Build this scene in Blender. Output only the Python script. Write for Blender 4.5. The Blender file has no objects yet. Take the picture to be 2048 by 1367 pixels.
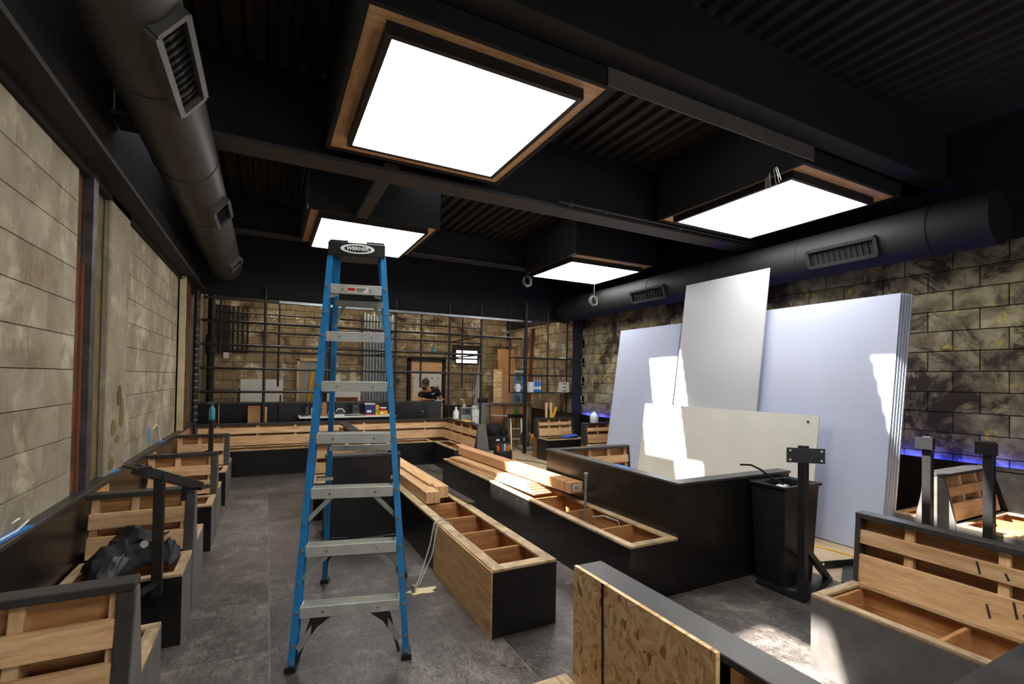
import bpy, bmesh, math, random
from mathutils import Vector, Matrix, Quaternion
random.seed(7)
SC = bpy.context.scene
COL = SC.collection
PI = math.pi

# ------------------------------------------------------------------ camera
IMG_W, IMG_H = 2048.0, 1367.0
F_PX, CY_PX, CAM_H = 956.9, 742.1, 1.52
YAW, PITCH, ROLL = math.radians(27.123), math.radians(0.926), math.radians(0.894)
def camera():
    f = Vector((math.sin(YAW), math.cos(YAW), 0)); r = Vector((math.cos(YAW), -math.sin(YAW), 0)); u = Vector((0, 0, 1))
    f, u = f*math.cos(PITCH) + u*math.sin(PITCH), u*math.cos(PITCH) - f*math.sin(PITCH)
    r, u = r*math.cos(ROLL) + u*math.sin(ROLL), u*math.cos(ROLL) - r*math.sin(ROLL)
    m = Matrix((r, u, -f)).transposed().to_4x4()
    m.translation = (0, 0, CAM_H)
    cd = bpy.data.cameras.new('camera'); co = bpy.data.objects.new('camera', cd); COL.objects.link(co)
    co.matrix_world = m
    cd.sensor_width = 36; cd.sensor_fit = 'HORIZONTAL'; cd.lens = F_PX/IMG_W*36
    cd.shift_y = (CY_PX - IMG_H/2)/IMG_W
    cd.clip_start = .02; cd.clip_end = 100
    SC.camera = co
camera()

# ------------------------------------------------------------------ world, sun, exposure
W = bpy.data.worlds.new('World'); SC.world = W; W.use_nodes = True
bg = W.node_tree.nodes['Background']; bg.inputs[0].default_value = (.86, .93, 1, 1); bg.inputs[1].default_value = 2.0
SUN_DIR = Vector((.8, -.29, -1.0)).normalized()
sd = bpy.data.lights.new('sun', 'SUN'); sd.energy = 26; sd.angle = math.radians(.9); sd.color = (1, .97, .92)
so = bpy.data.objects.new('sun', sd); COL.objects.link(so); so.rotation_euler = SUN_DIR.to_track_quat('-Z', 'Y').to_euler()
SC.view_settings.view_transform = 'Standard'; SC.view_settings.look = 'None'
SC.view_settings.gamma = 1; SC.view_settings.exposure = .38; SC.view_settings.use_curve_mapping = False
SKY_EMIT = 10.0          # radiance of the daylit skylight diffusers
LED = (0.03, 0.05, 1.0)

# ------------------------------------------------------------------ materials
def lin(c):
    return tuple(((v/255)/12.92 if v/255 <= .04045 else ((v/255+.055)/1.055)**2.4) for v in c) + (1,)
class N:
    def __init__(s, name):
        s.m = bpy.data.materials.new(name); s.m.use_nodes = True; s.t = s.m.node_tree
        s.b = s.t.nodes['Principled BSDF']
    def n(s, typ, **k):
        x = s.t.nodes.new(typ)
        for a, v in k.items(): setattr(x, a, v)
        return x
    def l(s, a, b): s.t.links.new(a, b)
    def coord(s, scale=(1, 1, 1), rot=(0, 0, 0), rnd=True):
        tc = s.n('ShaderNodeTexCoord'); mp = s.n('ShaderNodeMapping')
        mp.inputs['Scale'].default_value = scale; mp.inputs['Rotation'].default_value = rot
        s.l(tc.outputs['Object'], mp.inputs['Vector'])
        if rnd:
            oi = s.n('ShaderNodeObjectInfo'); mu = s.n('ShaderNodeMath', operation='MULTIPLY'); mu.inputs[1].default_value = 37.
            s.l(oi.outputs['Random'], mu.inputs[0]); s.l(mu.outputs[0], mp.inputs['Location'])
        return mp.outputs[0]
    def noise(s, vec, scale, detail=4, rough=.6, dist=0):
        x = s.n('ShaderNodeTexNoise'); x.inputs['Scale'].default_value = scale; x.inputs['Detail'].default_value = detail
        x.inputs['Roughness'].default_value = rough; x.inputs['Distortion'].default_value = dist
        s.l(vec, x.inputs['Vector']); return x.outputs['Fac']
    def ramp(s, fac, stops):
        x = s.n('ShaderNodeValToRGB'); e = x.color_ramp.elements
        while len(e) < len(stops): e.new(.5)
        for i, (p, c) in enumerate(stops): e[i].position = p; e[i].color = c if len(c) == 4 else lin(c)
        s.l(fac, x.inputs[0]); return x.outputs[0]
    def mix(s, fac, a, b, mode='MIX'):
        x = s.n('ShaderNodeMix', data_type='RGBA', blend_type=mode)
        if isinstance(fac, (int, float)): x.inputs[0].default_value = fac
        else: s.l(fac, x.inputs[0])
        for i, v in ((6, a), (7, b)):
            if isinstance(v, tuple): x.inputs[i].default_value = v if len(v) == 4 else lin(v)
            else: s.l(v, x.inputs[i])
        return x.outputs[2]
    def bump(s, fac, strength=.3, dist=.01):
        x = s.n('ShaderNodeBump'); x.inputs['Strength'].default_value = strength; x.inputs['Distance'].default_value = dist
        s.l(fac, x.inputs['Height']); s.l(x.outputs[0], s.b.inputs['Normal'])
    def done(s, col=None, rough=.6, metal=0, spec=None):
        if col is not None:
            if isinstance(col, tuple): s.b.inputs['Base Color'].default_value = col if len(col) == 4 else lin(col)
            else: s.l(col, s.b.inputs['Base Color'])
        if isinstance(rough, (int, float)): s.b.inputs['Roughness'].default_value = rough
        else: s.l(rough, s.b.inputs['Roughness'])
        s.b.inputs['Metallic'].default_value = metal
        if spec is not None: s.b.inputs['Specular IOR Level'].default_value = spec
        return s.m
M = {}
def plain(name, c, rough=.6, metal=0, var=.12, scale=9, spec=None):
    k = N(name); v = k.coord(); f = k.noise(v, scale)
    c0 = lin(c); dark = tuple(x*(1-var*2) for x in c0[:3]) + (1,); lite = tuple(min(1, x*(1+var)) for x in c0[:3]) + (1,)
    M[name] = k.done(k.ramp(f, [(.3, dark), (.7, lite)]), rough, metal, spec); return M[name]
def wood(name, c_lo, c_mid, c_hi, axis, rough=.55, figure=False):
    k = N(name); sc = {'x': (1, 9, 9), 'y': (9, 1, 9), 'z': (9, 9, 1)}[axis]
    v = k.coord(sc); f = k.noise(v, 2.3 if figure else 3.2, 6, .62, 1.6 if figure else .5)
    g = k.noise(v, 14, 3, .7)
    a = k.ramp(f, [(.28, c_lo), (.5, c_mid), (.72, c_hi)])
    b = k.mix(.18, a, k.ramp(g, [(.35, (70, 45, 25)), (.65, (235, 205, 160))]), 'OVERLAY')
    oi = k.n('ShaderNodeObjectInfo'); h = k.n('ShaderNodeHueSaturation')
    mr = k.n('ShaderNodeMapRange'); mr.inputs['To Min'].default_value = .82; mr.inputs['To Max'].default_value = 1.12
    k.l(oi.outputs['Random'], mr.inputs['Value']); k.l(mr.outputs[0], h.inputs['Value']); k.l(b, h.inputs['Color'])
    k.bump(g, .08, .004)
    M[name] = k.done(h.outputs[0], rough); return M[name]
for ax in 'xyz':
    wood('pine_'+ax, (184, 140, 96), (216, 178, 132), (232, 202, 160), ax)
    wood('ply_'+ax, (150, 98, 56), (186, 138, 88), (205, 162, 112), ax, figure=True)
wood('ply_side', (176, 132, 82), (214, 174, 120), (226, 192, 142), 'y', figure=True)
def rim_material(ax):
    k = N('smeared_rim_'+ax); sc = {'x': (1, 7, 7), 'y': (7, 1, 7)}[ax]
    v = k.coord(sc); f = k.noise(v, 3, 5, .6, .6); a = k.ramp(f, [(.3, (150, 122, 88)), (.55, (196, 170, 130)), (.75, (212, 192, 158))])
    v2 = k.coord((1.6, 1.6, 1.6)); g = k.noise(v2, 3.5, 6, .75, .4)
    col = k.mix(k.ramp(g, [(.45, (0, 0, 0)), (.7, (220, 220, 220))]), a, (96, 88, 80))
    M['rim_'+ax] = k.done(col, .6)
rim_material('x'); rim_material('y')
def black_paint(name, lo, hi, rough0, rough1, streak=(3, 3, 3)):
    k = N(name); v = k.coord(streak); f = k.noise(v, 2.2, 5, .65); sc = k.noise(k.coord((2, 2, 14)), 6, 3, .7)
    col = k.mix(k.ramp(sc, [(.66, (0, 0, 0)), (.8, (60, 60, 60))]), k.ramp(f, [(.3, lo), (.75, hi)]), (92, 84, 78))
    r = k.n('ShaderNodeMapRange'); r.inputs['To Min'].default_value = rough0; r.inputs['To Max'].default_value = rough1
    k.l(f, r.inputs['Value']); k.bump(k.noise(k.coord(), 60, 2), .03, .002)
    M[name] = k.done(col, r.outputs[0]); return M[name]
black_paint('black', (17, 15, 14), (29, 26, 24), .22, .42)
black_paint('trim_black', (44, 42, 41), (66, 63, 61), .3, .5)
black_paint('sheen_black', (88, 84, 81), (116, 111, 107), .4, .55)  # black paint with its reflected sheen put into a lighter grey base
plain('steel_black', (30, 30, 31), .38, 0, .15, 12)
plain('pipe_black', (44, 42, 42), .42, .3, .2, 8)
plain('ceiling_black', (40, 38, 36), .8, 0, .15, 4)
plain('ceiling_dark', (21, 20, 20), .8, 0, .15, 4)
plain('beam_grey', (62, 58, 55), .7, 0, .12, 4)
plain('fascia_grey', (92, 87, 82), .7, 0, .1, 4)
plain('duct_black', (13, 13, 13), .75, 0, .1, 4)
plain('duct_grey', (72, 69, 64), .5, .15, .12, 3)
plain('grille_grey', (98, 96, 92), .5, .2, .12, 6)
plain('blue_glass', (30, 124, 184), .38, 0, .10, 6)
plain('aluminium', (206, 209, 202), .38, .35, .08, 14)
plain('aluminium_dull', (160, 163, 150), .45, .35, .15, 10)
plain('galvanised', (158, 162, 165), .4, .65, .12, 6)
plain('rivet', (190, 190, 186), .3, .9, .05)
plain('white_board', (222, 220, 212), .5, 0, .03, 2)
plain('white_plastic', (226, 226, 222), .4, 0, .04)
plain('cardboard', (190, 142, 98), .8, 0, .06, 3)
plain('blue_tape', (50, 130, 205), .6, 0, .05)
plain('blue_fabric', (40, 100, 205), .6, 0, .15, 20)
plain('yellow', (226, 172, 30), .45, 0, .06)
plain('teal', (36, 132, 138), .45, 0, .06)
plain('green', (40, 140, 62), .4, 0, .06)
plain('red', (196, 44, 40), .45, 0, .06)
plain('navy', (44, 44, 110), .5, 0, .06)
plain('bright_blue', (40, 120, 190), .45, 0, .06)
plain('orange', (225, 110, 40), .5, 0, .06)
plain('fabric_black', (24, 24, 28), .75, 0, .25, 30)
plain('jacket_sheen', (44, 46, 54), .4, 0, .2, 20)
plain('nylon_grey', (70, 74, 84), .45, 0, .2, 20)
plain('skin', (196, 134, 104), .5, 0, .05)
plain('hair', (34, 26, 22), .6, 0, .2)
plain('cap_grey', (58, 60, 64), .7, 0, .2, 30)
plain('denim', (40, 48, 64), .8, 0, .2, 30)
plain('shirt_black', (20, 20, 22), .8, 0, .2, 20)
plain('mirror_grey', (150, 142, 126), .25, 0, .2, 2)
plain('plaster', (205, 190, 150), .8, 0, .15, 3)
plain('cable_grey', (170, 168, 160), .5, 0, .05)
plain('wire_grey', (120, 120, 116), .5, 0, .1)
plain('cable_black', (26, 26, 26), .5, 0, .05)
plain('rust', (96, 60, 32), .8, .1, .4, 7)
plain('olive', (104, 92, 48), .85, 0, .3, 5)
plain('steel_dirty', (92, 86, 88), .5, .5, .3, 9)
plain('water', (210, 225, 232), .25, 0, .04)
plain('frame_black', (16, 16, 17), .5, 0, .1)
plain('brown_box', (120, 66, 38), .6, 0, .1)
plain('sawdust', (215, 185, 130), .9, 0, .2, 40)
def emit(name, c, s):
    k = N(name); k.b.inputs['Emission Color'].default_value = c; k.b.inputs['Emission Strength'].default_value = s
    M[name] = k.done((255, 255, 255), .5)
emit('sky_diffuser', (1, .975, .935, 1), SKY_EMIT)
emit('led_blue', LED+(1,), 36)
emit('tube_light', (1, .88, .70, 1), 60)
emit('fill_glow', (.95, .98, 1, 1), 1.5)  # glow of the added fill panes
emit('window_glow', (1, .97, .96, 1), 1.6)
emit('spot_glint', (1, .8, .4, 1), 6)
def block_mat(name, stops, spots, spot_rng, stain, stain_rng, scale=2.2, vr=(.86, 1.1), ws=1.):
    k = N(name); v = k.coord(); f = k.noise(v, scale, 8, .68, .3)
    col = k.ramp(f, stops)
    wv = k.n('ShaderNodeNewGeometry').outputs['Position']
    g = k.noise(wv, 1.7*ws, 7, .7, .4); col = k.mix(k.ramp(g, [(spot_rng[0], (0, 0, 0)), (spot_rng[1], (255, 255, 255))]), col, spots)
    h = k.noise(wv, .8*ws, 8, .72, .6); col = k.mix(k.ramp(h, [(stain_rng[0], (0, 0, 0)), (stain_rng[1], (255, 255, 255))]), col, stain)
    oi = k.n('ShaderNodeObjectInfo'); hs = k.n('ShaderNodeHueSaturation'); mr = k.n('ShaderNodeMapRange')
    mr.inputs['To Min'].default_value = vr[0]; mr.inputs['To Max'].default_value = vr[1]
    k.l(oi.outputs['Random'], mr.inputs['Value']); k.l(mr.outputs[0], hs.inputs['Value']); k.l(col, hs.inputs['Color'])
    k.bump(k.noise(v, 16, 6, .7), .35, .01)
    M[name] = k.done(hs.outputs[0], .85)
block_mat('block_left', [(.3, (112, 100, 80)), (.5, (140, 129, 108)), (.7, (160, 151, 132))], (174, 166, 140), (.52, .64), (104, 80, 48), (.54, .74), vr=(.95, 1.04), ws=1.4)
block_mat('block_right', [(.28, (66, 57, 42)), (.45, (112, 102, 78)), (.62, (162, 153, 122))], (192, 174, 70), (.60, .66), (56, 46, 35), (.50, .58), 4.2, ws=2.6)
block_mat('block_back', [(.25, (104, 84, 58)), (.5, (146, 128, 98)), (.75, (172, 158, 126))], (220, 212, 190), (.54, .62), (66, 48, 34), (.52, .64), 3, ws=1.5)
plain('mortar_left', (112, 98, 76), .9, 0, .2, 6)
plain('mortar_dark', (52, 42, 32), .9, 0, .2, 6)
plain('wall_paint_black', (18, 18, 18), .8, 0, .15, 3)
def floor_mat(name, lo, mid, hi, rough0, rough1):
    k = N(name); v = k.coord((1, 1, 1)); big = k.noise(v, 1.1, 5, .6, .3); f = k.noise(v, 5.5, 10, .8, .8)
    g = k.noise(k.coord((2, 9, 1), (0, 0, .5)), 6, 8, .8, 2.2)
    s = k.noise(k.coord((8, 2, 1), (0, 0, 1.1)), 9, 6, .8, 1.6)
    w = k.noise(k.coord((3, 3, 1), (0, 0, .2)), 10, 8, .85, 3.0)
    mp = k.n('ShaderNodeMath', operation='ADD'); k.l(big, mp.inputs[0]); k.l(f, mp.inputs[1]); hv = k.n('ShaderNodeMath', operation='MULTIPLY'); hv.inputs[1].default_value = .5; k.l(mp.outputs[0], hv.inputs[0])
    col = k.ramp(hv.outputs[0], [(.34, lo), (.5, mid), (.68, hi)])
    col = k.mix(k.ramp(g, [(.54, (0, 0, 0)), (.66, (190, 190, 190))]), col, hi)
    col = k.mix(k.ramp(s, [(.50, (0, 0, 0)), (.60, (240, 240, 240))]), col, lo)
    col = k.mix(k.ramp(w, [(.57, (0, 0, 0)), (.66, (210, 210, 210))]), col, hi)
    r = k.n('ShaderNodeMapRange'); r.inputs['To Min'].default_value = rough0; r.inputs['To Max'].default_value = rough1
    k.l(f, r.inputs['Value']); k.bump(g, .2, .004)
    M[name] = k.done(col, r.outputs[0])
floor_mat('floor_dark', (30, 26, 24), (84, 77, 72), (160, 152, 144), .32, .55)
floor_mat('floor_tan', (160, 138, 108), (186, 164, 132), (204, 186, 156), .6, .8)
plain('floor_joint', (150, 142, 134), .8, 0, .2, 10)
def osb_mat():
    k = N('osb'); tc = k.n('ShaderNodeTexCoord')
    nz = k.n('ShaderNodeTexNoise'); nz.inputs['Scale'].default_value = 16; nz.inputs['Detail'].default_value = 2; k.l(tc.outputs['Object'], nz.inputs['Vector'])
    sc = k.n('ShaderNodeVectorMath', operation='SCALE'); sc.inputs['Scale'].default_value = .03; k.l(nz.outputs['Color'], sc.inputs[0])
    base = k.n('ShaderNodeVectorMath', operation='ADD'); k.l(tc.outputs['Object'], base.inputs[0]); k.l(sc.outputs[0], base.inputs[1])
    def layer(rot, size):
        r = k.n('ShaderNodeMapping'); r.inputs['Rotation'].default_value = (rot, 0, 0); k.l(base.outputs[0], r.inputs['Vector'])
        m = k.n('ShaderNodeMapping'); m.inputs['Scale'].default_value = (1, 20*size, 74*size); k.l(r.outputs[0], m.inputs['Vector'])
        vo = k.n('ShaderNodeTexVoronoi'); vo.inputs['Scale'].default_value = 1; k.l(m.outputs[0], vo.inputs['Vector'])
        sp = k.n('ShaderNodeSeparateColor'); k.l(vo.outputs['Color'], sp.inputs[0]); return sp.outputs[0]
    st = [(0, (150, 104, 60)), (.06, (206, 160, 102)), (.3, (232, 194, 138)), (.7, (244, 212, 162)), (1, (250, 228, 188))]
    cell = k.n('ShaderNodeTexVoronoi'); cell.inputs['Scale'].default_value = 26; k.l(base.outputs[0], cell.inputs['Vector'])
    sp = k.n('ShaderNodeSeparateColor'); k.l(cell.outputs['Color'], sp.inputs[0])
    l1, l2, l3 = layer(.35, 1), layer(1.5, 1.2), layer(2.4, .9)
    c1 = k.mix(k.ramp(sp.outputs[0], [(.39, (0, 0, 0)), (.40, (255, 255, 255))]), k.ramp(l1, st), k.ramp(l2, st))
    col = k.mix(k.ramp(sp.outputs[1], [(.64, (0, 0, 0)), (.65, (255, 255, 255))]), c1, k.ramp(l3, st))
    k.bump(l1, .25, .003)
    M['osb'] = k.done(col, .65)
osb_mat()
def poly_mat(name, c, ribs):
    k = N(name); tc = k.n('ShaderNodeTexCoord'); w = k.n('ShaderNodeTexWave', bands_direction='Y'); w.inputs['Scale'].default_value = ribs
    k.l(tc.outputs['Object'], w.inputs['Vector']); k.bump(w.outputs['Fac'], .12, .003)
    f = k.noise(k.coord(), 1.5, 3); c0 = lin(c)
    M[name] = k.done(k.ramp(f, [(.3, tuple(x*.95 for x in c0[:3])+(1,)), (.7, c0)]), .28)
poly_mat('polycarbonate', (188, 196, 218), 18)
poly_mat('polycarbonate_grey', (190, 192, 196), 18)
def corrug(name, c):
    k = N(name); M[name] = k.done(c, .5)
corrug('print_black', (20, 20, 22)); corrug('print_white', (238, 238, 234)); corrug('print_red', (190, 40, 36)); corrug('print_grey', (120, 118, 114))

# ------------------------------------------------------------------ mesh helpers
ORG = {}
class MB:
    def __init__(s): s.v = []; s.f = []; s.mi = []
    def quadmesh(s, pts, faces, m=0):
        o = len(s.v); s.v += [tuple(p) for p in pts]
        for i, f in enumerate(faces):
            s.f.append(tuple(o+j for j in f)); s.mi.append(m[i] if isinstance(m, (list, tuple)) else m)
        return s
    def hexa(s, p, m=0):      # p: 4 bottom ccw, 4 top ; faces order bottom, top, s0, s1, s2, s3
        return s.quadmesh(p, [(3, 2, 1, 0), (4, 5, 6, 7), (0, 1, 5, 4), (1, 2, 6, 5), (2, 3, 7, 6), (3, 0, 4, 7)], m)
    def box(s, x0, x1, y0, y1, z0, z1, m=0):
        return s.hexa([(x0, y0, z0), (x1, y0, z0), (x1, y1, z0), (x0, y1, z0), (x0, y0, z1), (x1, y0, z1), (x1, y1, z1), (x0, y1, z1)], m)
    def obox(s, c, ax, ay, az, m=0):   # centre and three half vectors
        c, ax, ay, az = map(Vector, (c, ax, ay, az))
        return s.hexa([c-ax-ay-az, c+ax-ay-az, c+ax+ay-az, c-ax+ay-az, c-ax-ay+az, c+ax-ay+az, c+ax+ay+az, c-ax+ay+az], m)
    def bar(s, p0, p1, w, h, up=(0, 0, 1), m=0):
        p0, p1 = Vector(p0), Vector(p1); d = p1-p0; L = d.length; d.normalize(); u = Vector(up)
        sx = d.cross(u)
        if sx.length < 1e-4: sx = d.cross(Vector((1, 0, 0)))
        sx.normalize(); u = sx.cross(d).normalized()
        return s.obox((p0+p1)/2, d*L/2, sx*w/2, u*h/2, m)
    def cyl(s, p0, p1, r0, r1=None, n=12, m=0, caps=True):
        r1 = r0 if r1 is None else r1; p0, p1 = Vector(p0), Vector(p1); d = (p1-p0).normalized()
        a = d.cross(Vector((0, 0, 1)));
        if a.length < 1e-3: a = d.cross(Vector((1, 0, 0)))
        a.normalize(); b = d.cross(a)
        pts = [p0+(a*math.cos(2*PI*i/n)+b*math.sin(2*PI*i/n))*r0 for i in range(n)] + [p1+(a*math.cos(2*PI*i/n)+b*math.sin(2*PI*i/n))*r1 for i in range(n)]
        fs = [(i, (i+1) % n, n+(i+1) % n, n+i) for i in range(n)]
        if caps: fs += [tuple(range(n))[::-1], tuple(range(n, 2*n))]
        return s.quadmesh(pts, fs, m)
    def tube(s, path, r, n=8, m=0):
        path = [Vector(p) for p in path]; o = len(s.v); up = None; k = len(path)
        for i, p in enumerate(path):
            d = (path[min(i+1, k-1)]-path[max(i-1, 0)]).normalized()
            if up is None:
                up = d.cross(Vector((0, 0, 1)))
                if up.length < 1e-3: up = d.cross(Vector((1, 0, 0)))
            up = (up-d*up.dot(d)).normalized(); b = d.cross(up)
            rr = r[i] if isinstance(r, (list, tuple)) else r
            s.v += [tuple(p+(up*math.cos(2*PI*j/n)+b*math.sin(2*PI*j/n))*rr) for j in range(n)]
        for i in range(k-1):
            for j in range(n): s.f.append((o+i*n+j, o+i*n+(j+1) % n, o+(i+1)*n+(j+1) % n, o+(i+1)*n+j)); s.mi.append(m)
        s.f.append(tuple(range(o, o+n))[::-1]); s.mi.append(m); s.f.append(tuple(range(o+(k-1)*n, o+k*n))); s.mi.append(m)
        return s
    def lathe(s, c, prof, n=16, m=0, sx=1, sy=1):
        c = Vector(c); o = len(s.v)
        for r, z in prof: s.v += [(c.x+r*sx*math.cos(2*PI*j/n), c.y+r*sy*math.sin(2*PI*j/n), c.z+z) for j in range(n)]
        for i in range(len(prof)-1):
            for j in range(n): s.f.append((o+i*n+j, o+i*n+(j+1) % n, o+(i+1)*n+(j+1) % n, o+(i+1)*n+j)); s.mi.append(m)
        s.f.append(tuple(range(o, o+n))[::-1]); s.mi.append(m)
        k = len(prof)-1; s.f.append(tuple(range(o+k*n, o+(k+1)*n))); s.mi.append(m); return s
    def prism(s, poly, fn, d0, d1, m=0):   # poly 2-d, fn(a,b,d)->xyz
        n = len(poly); pts = [fn(a, b, d0) for a, b in poly]+[fn(a, b, d1) for a, b in poly]
        return s.quadmesh(pts, [tuple(range(n))[::-1], tuple(range(n, 2*n))]+[(i, (i+1) % n, n+(i+1) % n, n+i) for i in range(n)], m)
    def blob(s, c, r, n=10, k=7, m=0, jit=0):
        c = Vector(c); o = len(s.v)
        for i in range(k+1):
            a = -PI/2+PI*i/k
            for j in range(n):
                q = 1+random.uniform(-jit, jit); s.v.append((c.x+r[0]*q*math.cos(a)*math.cos(2*PI*j/n), c.y+r[1]*q*math.cos(a)*math.sin(2*PI*j/n), c.z+r[2]*math.sin(a)))
        for i in range(k):
            for j in range(n): s.f.append((o+i*n+j, o+i*n+(j+1) % n, o+(i+1)*n+(j+1) % n, o+(i+1)*n+j)); s.mi.append(m)
        return s
    def xf(s, mat):
        s.v = [tuple(mat @ Vector(p)) for p in s.v]; return s
    def build(s, name, mats, parent=None, bevel=0, smooth=False):
        off = ORG.get(parent.name, Vector((0, 0, 0))) if parent else Vector((0, 0, 0))
        me = bpy.data.meshes.new(name); me.from_pydata([tuple(Vector(p)-off) for p in s.v], [], s.f)
        mats = mats if isinstance(mats, (list, tuple)) else [mats]
        for q in mats: me.materials.append(M[q] if isinstance(q, str) else q)
        me.polygons.foreach_set('material_index', s.mi)
        b = bmesh.new(); b.from_mesh(me); bmesh.ops.remove_doubles(b, verts=b.verts, dist=1e-6)
        bmesh.ops.recalc_face_normals(b, faces=b.faces); b.to_mesh(me); b.free()
        if smooth:
            me.polygons.foreach_set('use_smooth', [True]*len(me.polygons)); me.set_sharp_from_angle(angle=math.radians(40))
        me.update()
        o = bpy.data.objects.new(name, me); COL.objects.link(o)
        if parent: o.parent = parent
        ORG[o.name] = off
        if bevel:
            bv = o.modifiers.new('bevel', 'BEVEL'); bv.width = bevel; bv.segments = 1; bv.limit_method = 'ANGLE'
        return o
def tag(o, label=None, cat=None, group=None, kind=None):
    for k, v in (('label', label), ('category', cat), ('group', group), ('kind', kind)):
        if v: o[k] = v
    return o
def thing(name, loc, label=None, cat=None, group=None, kind=None):
    o = bpy.data.objects.new(name, None); COL.objects.link(o); o.location = loc; o.empty_display_size = .1
    ORG[o.name] = Vector(loc); return tag(o, label, cat, group, kind)
def copy_tree(o, loc=None, parent=None):
    c = o.copy(); COL.objects.link(c); c.parent = parent
    if loc is not None: c.location = loc
    for ch in [x for x in bpy.data.objects if x.parent == o]: copy_tree(ch, None, c)
    return c
def text_mesh(body, size, name, mat, place, parent, shear=0, thick=.001, bold=0):
    cu = bpy.data.curves.new(name, 'FONT'); cu.body = body; cu.size = size; cu.align_x = 'CENTER'; cu.align_y = 'CENTER'
    cu.shear = shear; cu.extrude = thick; cu.offset = bold; cu.resolution_u = 3
    t = bpy.data.objects.new(name, cu); COL.objects.link(t)
    dg = bpy.context.evaluated_depsgraph_get(); me = bpy.data.meshes.new_from_object(t.evaluated_get(dg))
    bpy.data.objects.remove(t); bpy.data.curves.remove(cu)
    off = ORG.get(parent.name, Vector((0, 0, 0)))
    me.transform(Matrix.Translation(-off) @ place); me.materials.clear(); me.materials.append(M[mat])
    o = bpy.data.objects.new(name, me); COL.objects.link(o); o.parent = parent; ORG[o.name] = off; return o

XL, XR, YB, YF, ZD = -1.05, 6.0, 12.0, -3.2, 4.0

# ------------------------------------------------------------------ floor
fl = MB().box(-1.4, 6.3, -3.4, 12.3, -.25, -.0012).build('floor', 'floor_joint'); tag(fl, 'dark scuffed sheet floor of the room', None, None, 'structure')
def floor_sheet(x0, x1, y0, y1, mat):
    g = .002; MB().box(x0+g, x1-g, y0+g, y1-g, -.0012, 0).build('floor_sheet', mat, fl)
xs = [-1.2, .045, 1.265, 2.485, 3.95]
for i in range(4):
    ys = [[-3.3, -1.9, .54, 2.99, 5.43, 7.87, 12.2], [-3.3, -1.25, 1.18, 3.62, 6.06, 8.5, 12.2], [-3.3, -1.9, .54, 2.99, 5.43, 7.87, 12.2], [-3.3, -1.25, 1.18, 3.62, 6.06, 8.5, 12.2]][i]
    for a, b in zip(ys, ys[1:]): floor_sheet(xs[i], xs[i+1], a, b, 'floor_dark')
for a, b in zip([-3.3, -.2, 2.2, 4.7, 7.1, 8.7, 12.2], [-.2, 2.2, 4.7, 7.1, 8.7, 12.2]): floor_sheet(3.95, 6.2, a, b, 'floor_tan')

# ------------------------------------------------------------------ walls
def block_wall(name, core, mats, org, du, dn, nu, z0, nz, mat, cols, label, bw=.4, bh=.2, th=.03, gu=.004):
    w = MB().box(*core).build(name, mats); tag(w, label, None, None, 'structure')
    g = .004 if gu > .002 else .002
    def blk(L):
        a = Vector(du)*L; n = Vector(dn)*th; z = Vector((0, 0, bh-2*g));         me = MB(); a = a-Vector(du)*2*gu
        me.obox(a/2+n/2+z/2, a/2, n/2, z/2)
        return me
    full = blk(bw).build('block', mat, w, bevel=.0015 if gu < .002 else .003); half = blk(bw/2).build('block', mat, w, bevel=.0015 if gu < .002 else .003)
    used = {id(full): False, id(half): False}
    def put(src, pos):
        if used[id(src)]:
            c = src.copy(); COL.objects.link(c)
        else: c = src; used[id(src)] = True
        c.location = pos
    for k in range(nz):
        z = z0+k*bh+g; u = 0.; first = True
        while u < nu-1e-4:
            if first and k % 2: src, L = half, bw/2
            elif u+bw > nu+1e-4: src, L = half, bw/2
            else: src, L = full, bw
            first = False
            p = Vector(org)+Vector(du)*(u+gu); p.z = z
            if not cols(u, u+L, z): put(src, p)
            elif L == bw and not cols(u, u+bw/2, z): put(half, p)
            elif L == bw and not cols(u+bw/2, u+bw, z): put(half, p+Vector(du)*bw/2)
            u += L
    return w
LW0 = 1.12
wl = block_wall('wall_left', (XL-.3, XL, -3.4, 12.3, -.2, 4.3), 'mortar_left', (XL-.004, LW0, 0), (0, 1, 0), (1, 0, 0), 7.2, .735, 10, 'block_left',
    lambda a, b, z: (LW0+b > 3.73 and LW0+a < 4.31) or LW0+b > 7.45, 'painted concrete block wall', gu=.0004)
block_wall('wall_right', (XR, XR+.3, -3.4, 12.3, -.2, 4.3), 'mortar_dark', (XR+.004, 1.0, 0), (0, 1, 0), (-1, 0, 0), 7.4, .66, 11, 'block_right', lambda a, b, z: False, 'stained concrete block wall')
# far end of the right wall beyond the dark column and the back wall
wb = block_wall('wall_back', (XL-.3, XR+.3, YB, YB+.3, -.2, 4.3), 'mortar_dark', (XL, YB+.004, 0), (1, 0, 0), (0, -1, 0), 7.0, .8, 12, 'block_back',
    lambda a, b, z: (XL+a < 4.15 and XL+b > 3.2 and z < 2.0) or (XL+a < 5.1 and XL+b > 4.45 and 1.85 < z < 2.3), 'weathered concrete block back wall')
wr2 = thing('wall_right_far', (XR, 8.4, 0), 'grey concrete block wall behind the shelf rack', None, None, 'structure')
ff = MB().box(XR-.03, XR+.004, 0, .39, 0, .192)
src = None
for k in range(11):
    for j in range(9):
        y = 8.5+j*.4-(.2 if k % 2 else 0)
        if src is None:
            src = MB().box(XR-.026, XR-.002, 8.5, 8.89, .8, .992).build('block', 'block_back', wr2, bevel=.006); c = src; base = Vector((0, 8.5, .8))
        else:
            c = src.copy(); COL.objects.link(c)
        c.location = (0, y-8.5, .8+k*.2-.8)
tag(MB().box(XL-.3, XR+.3, YF-.2, YF, -.2, 4.3).build('wall_front', 'wall_paint_black'), 'black painted street wall behind the viewer', None, None, 'structure')
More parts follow.
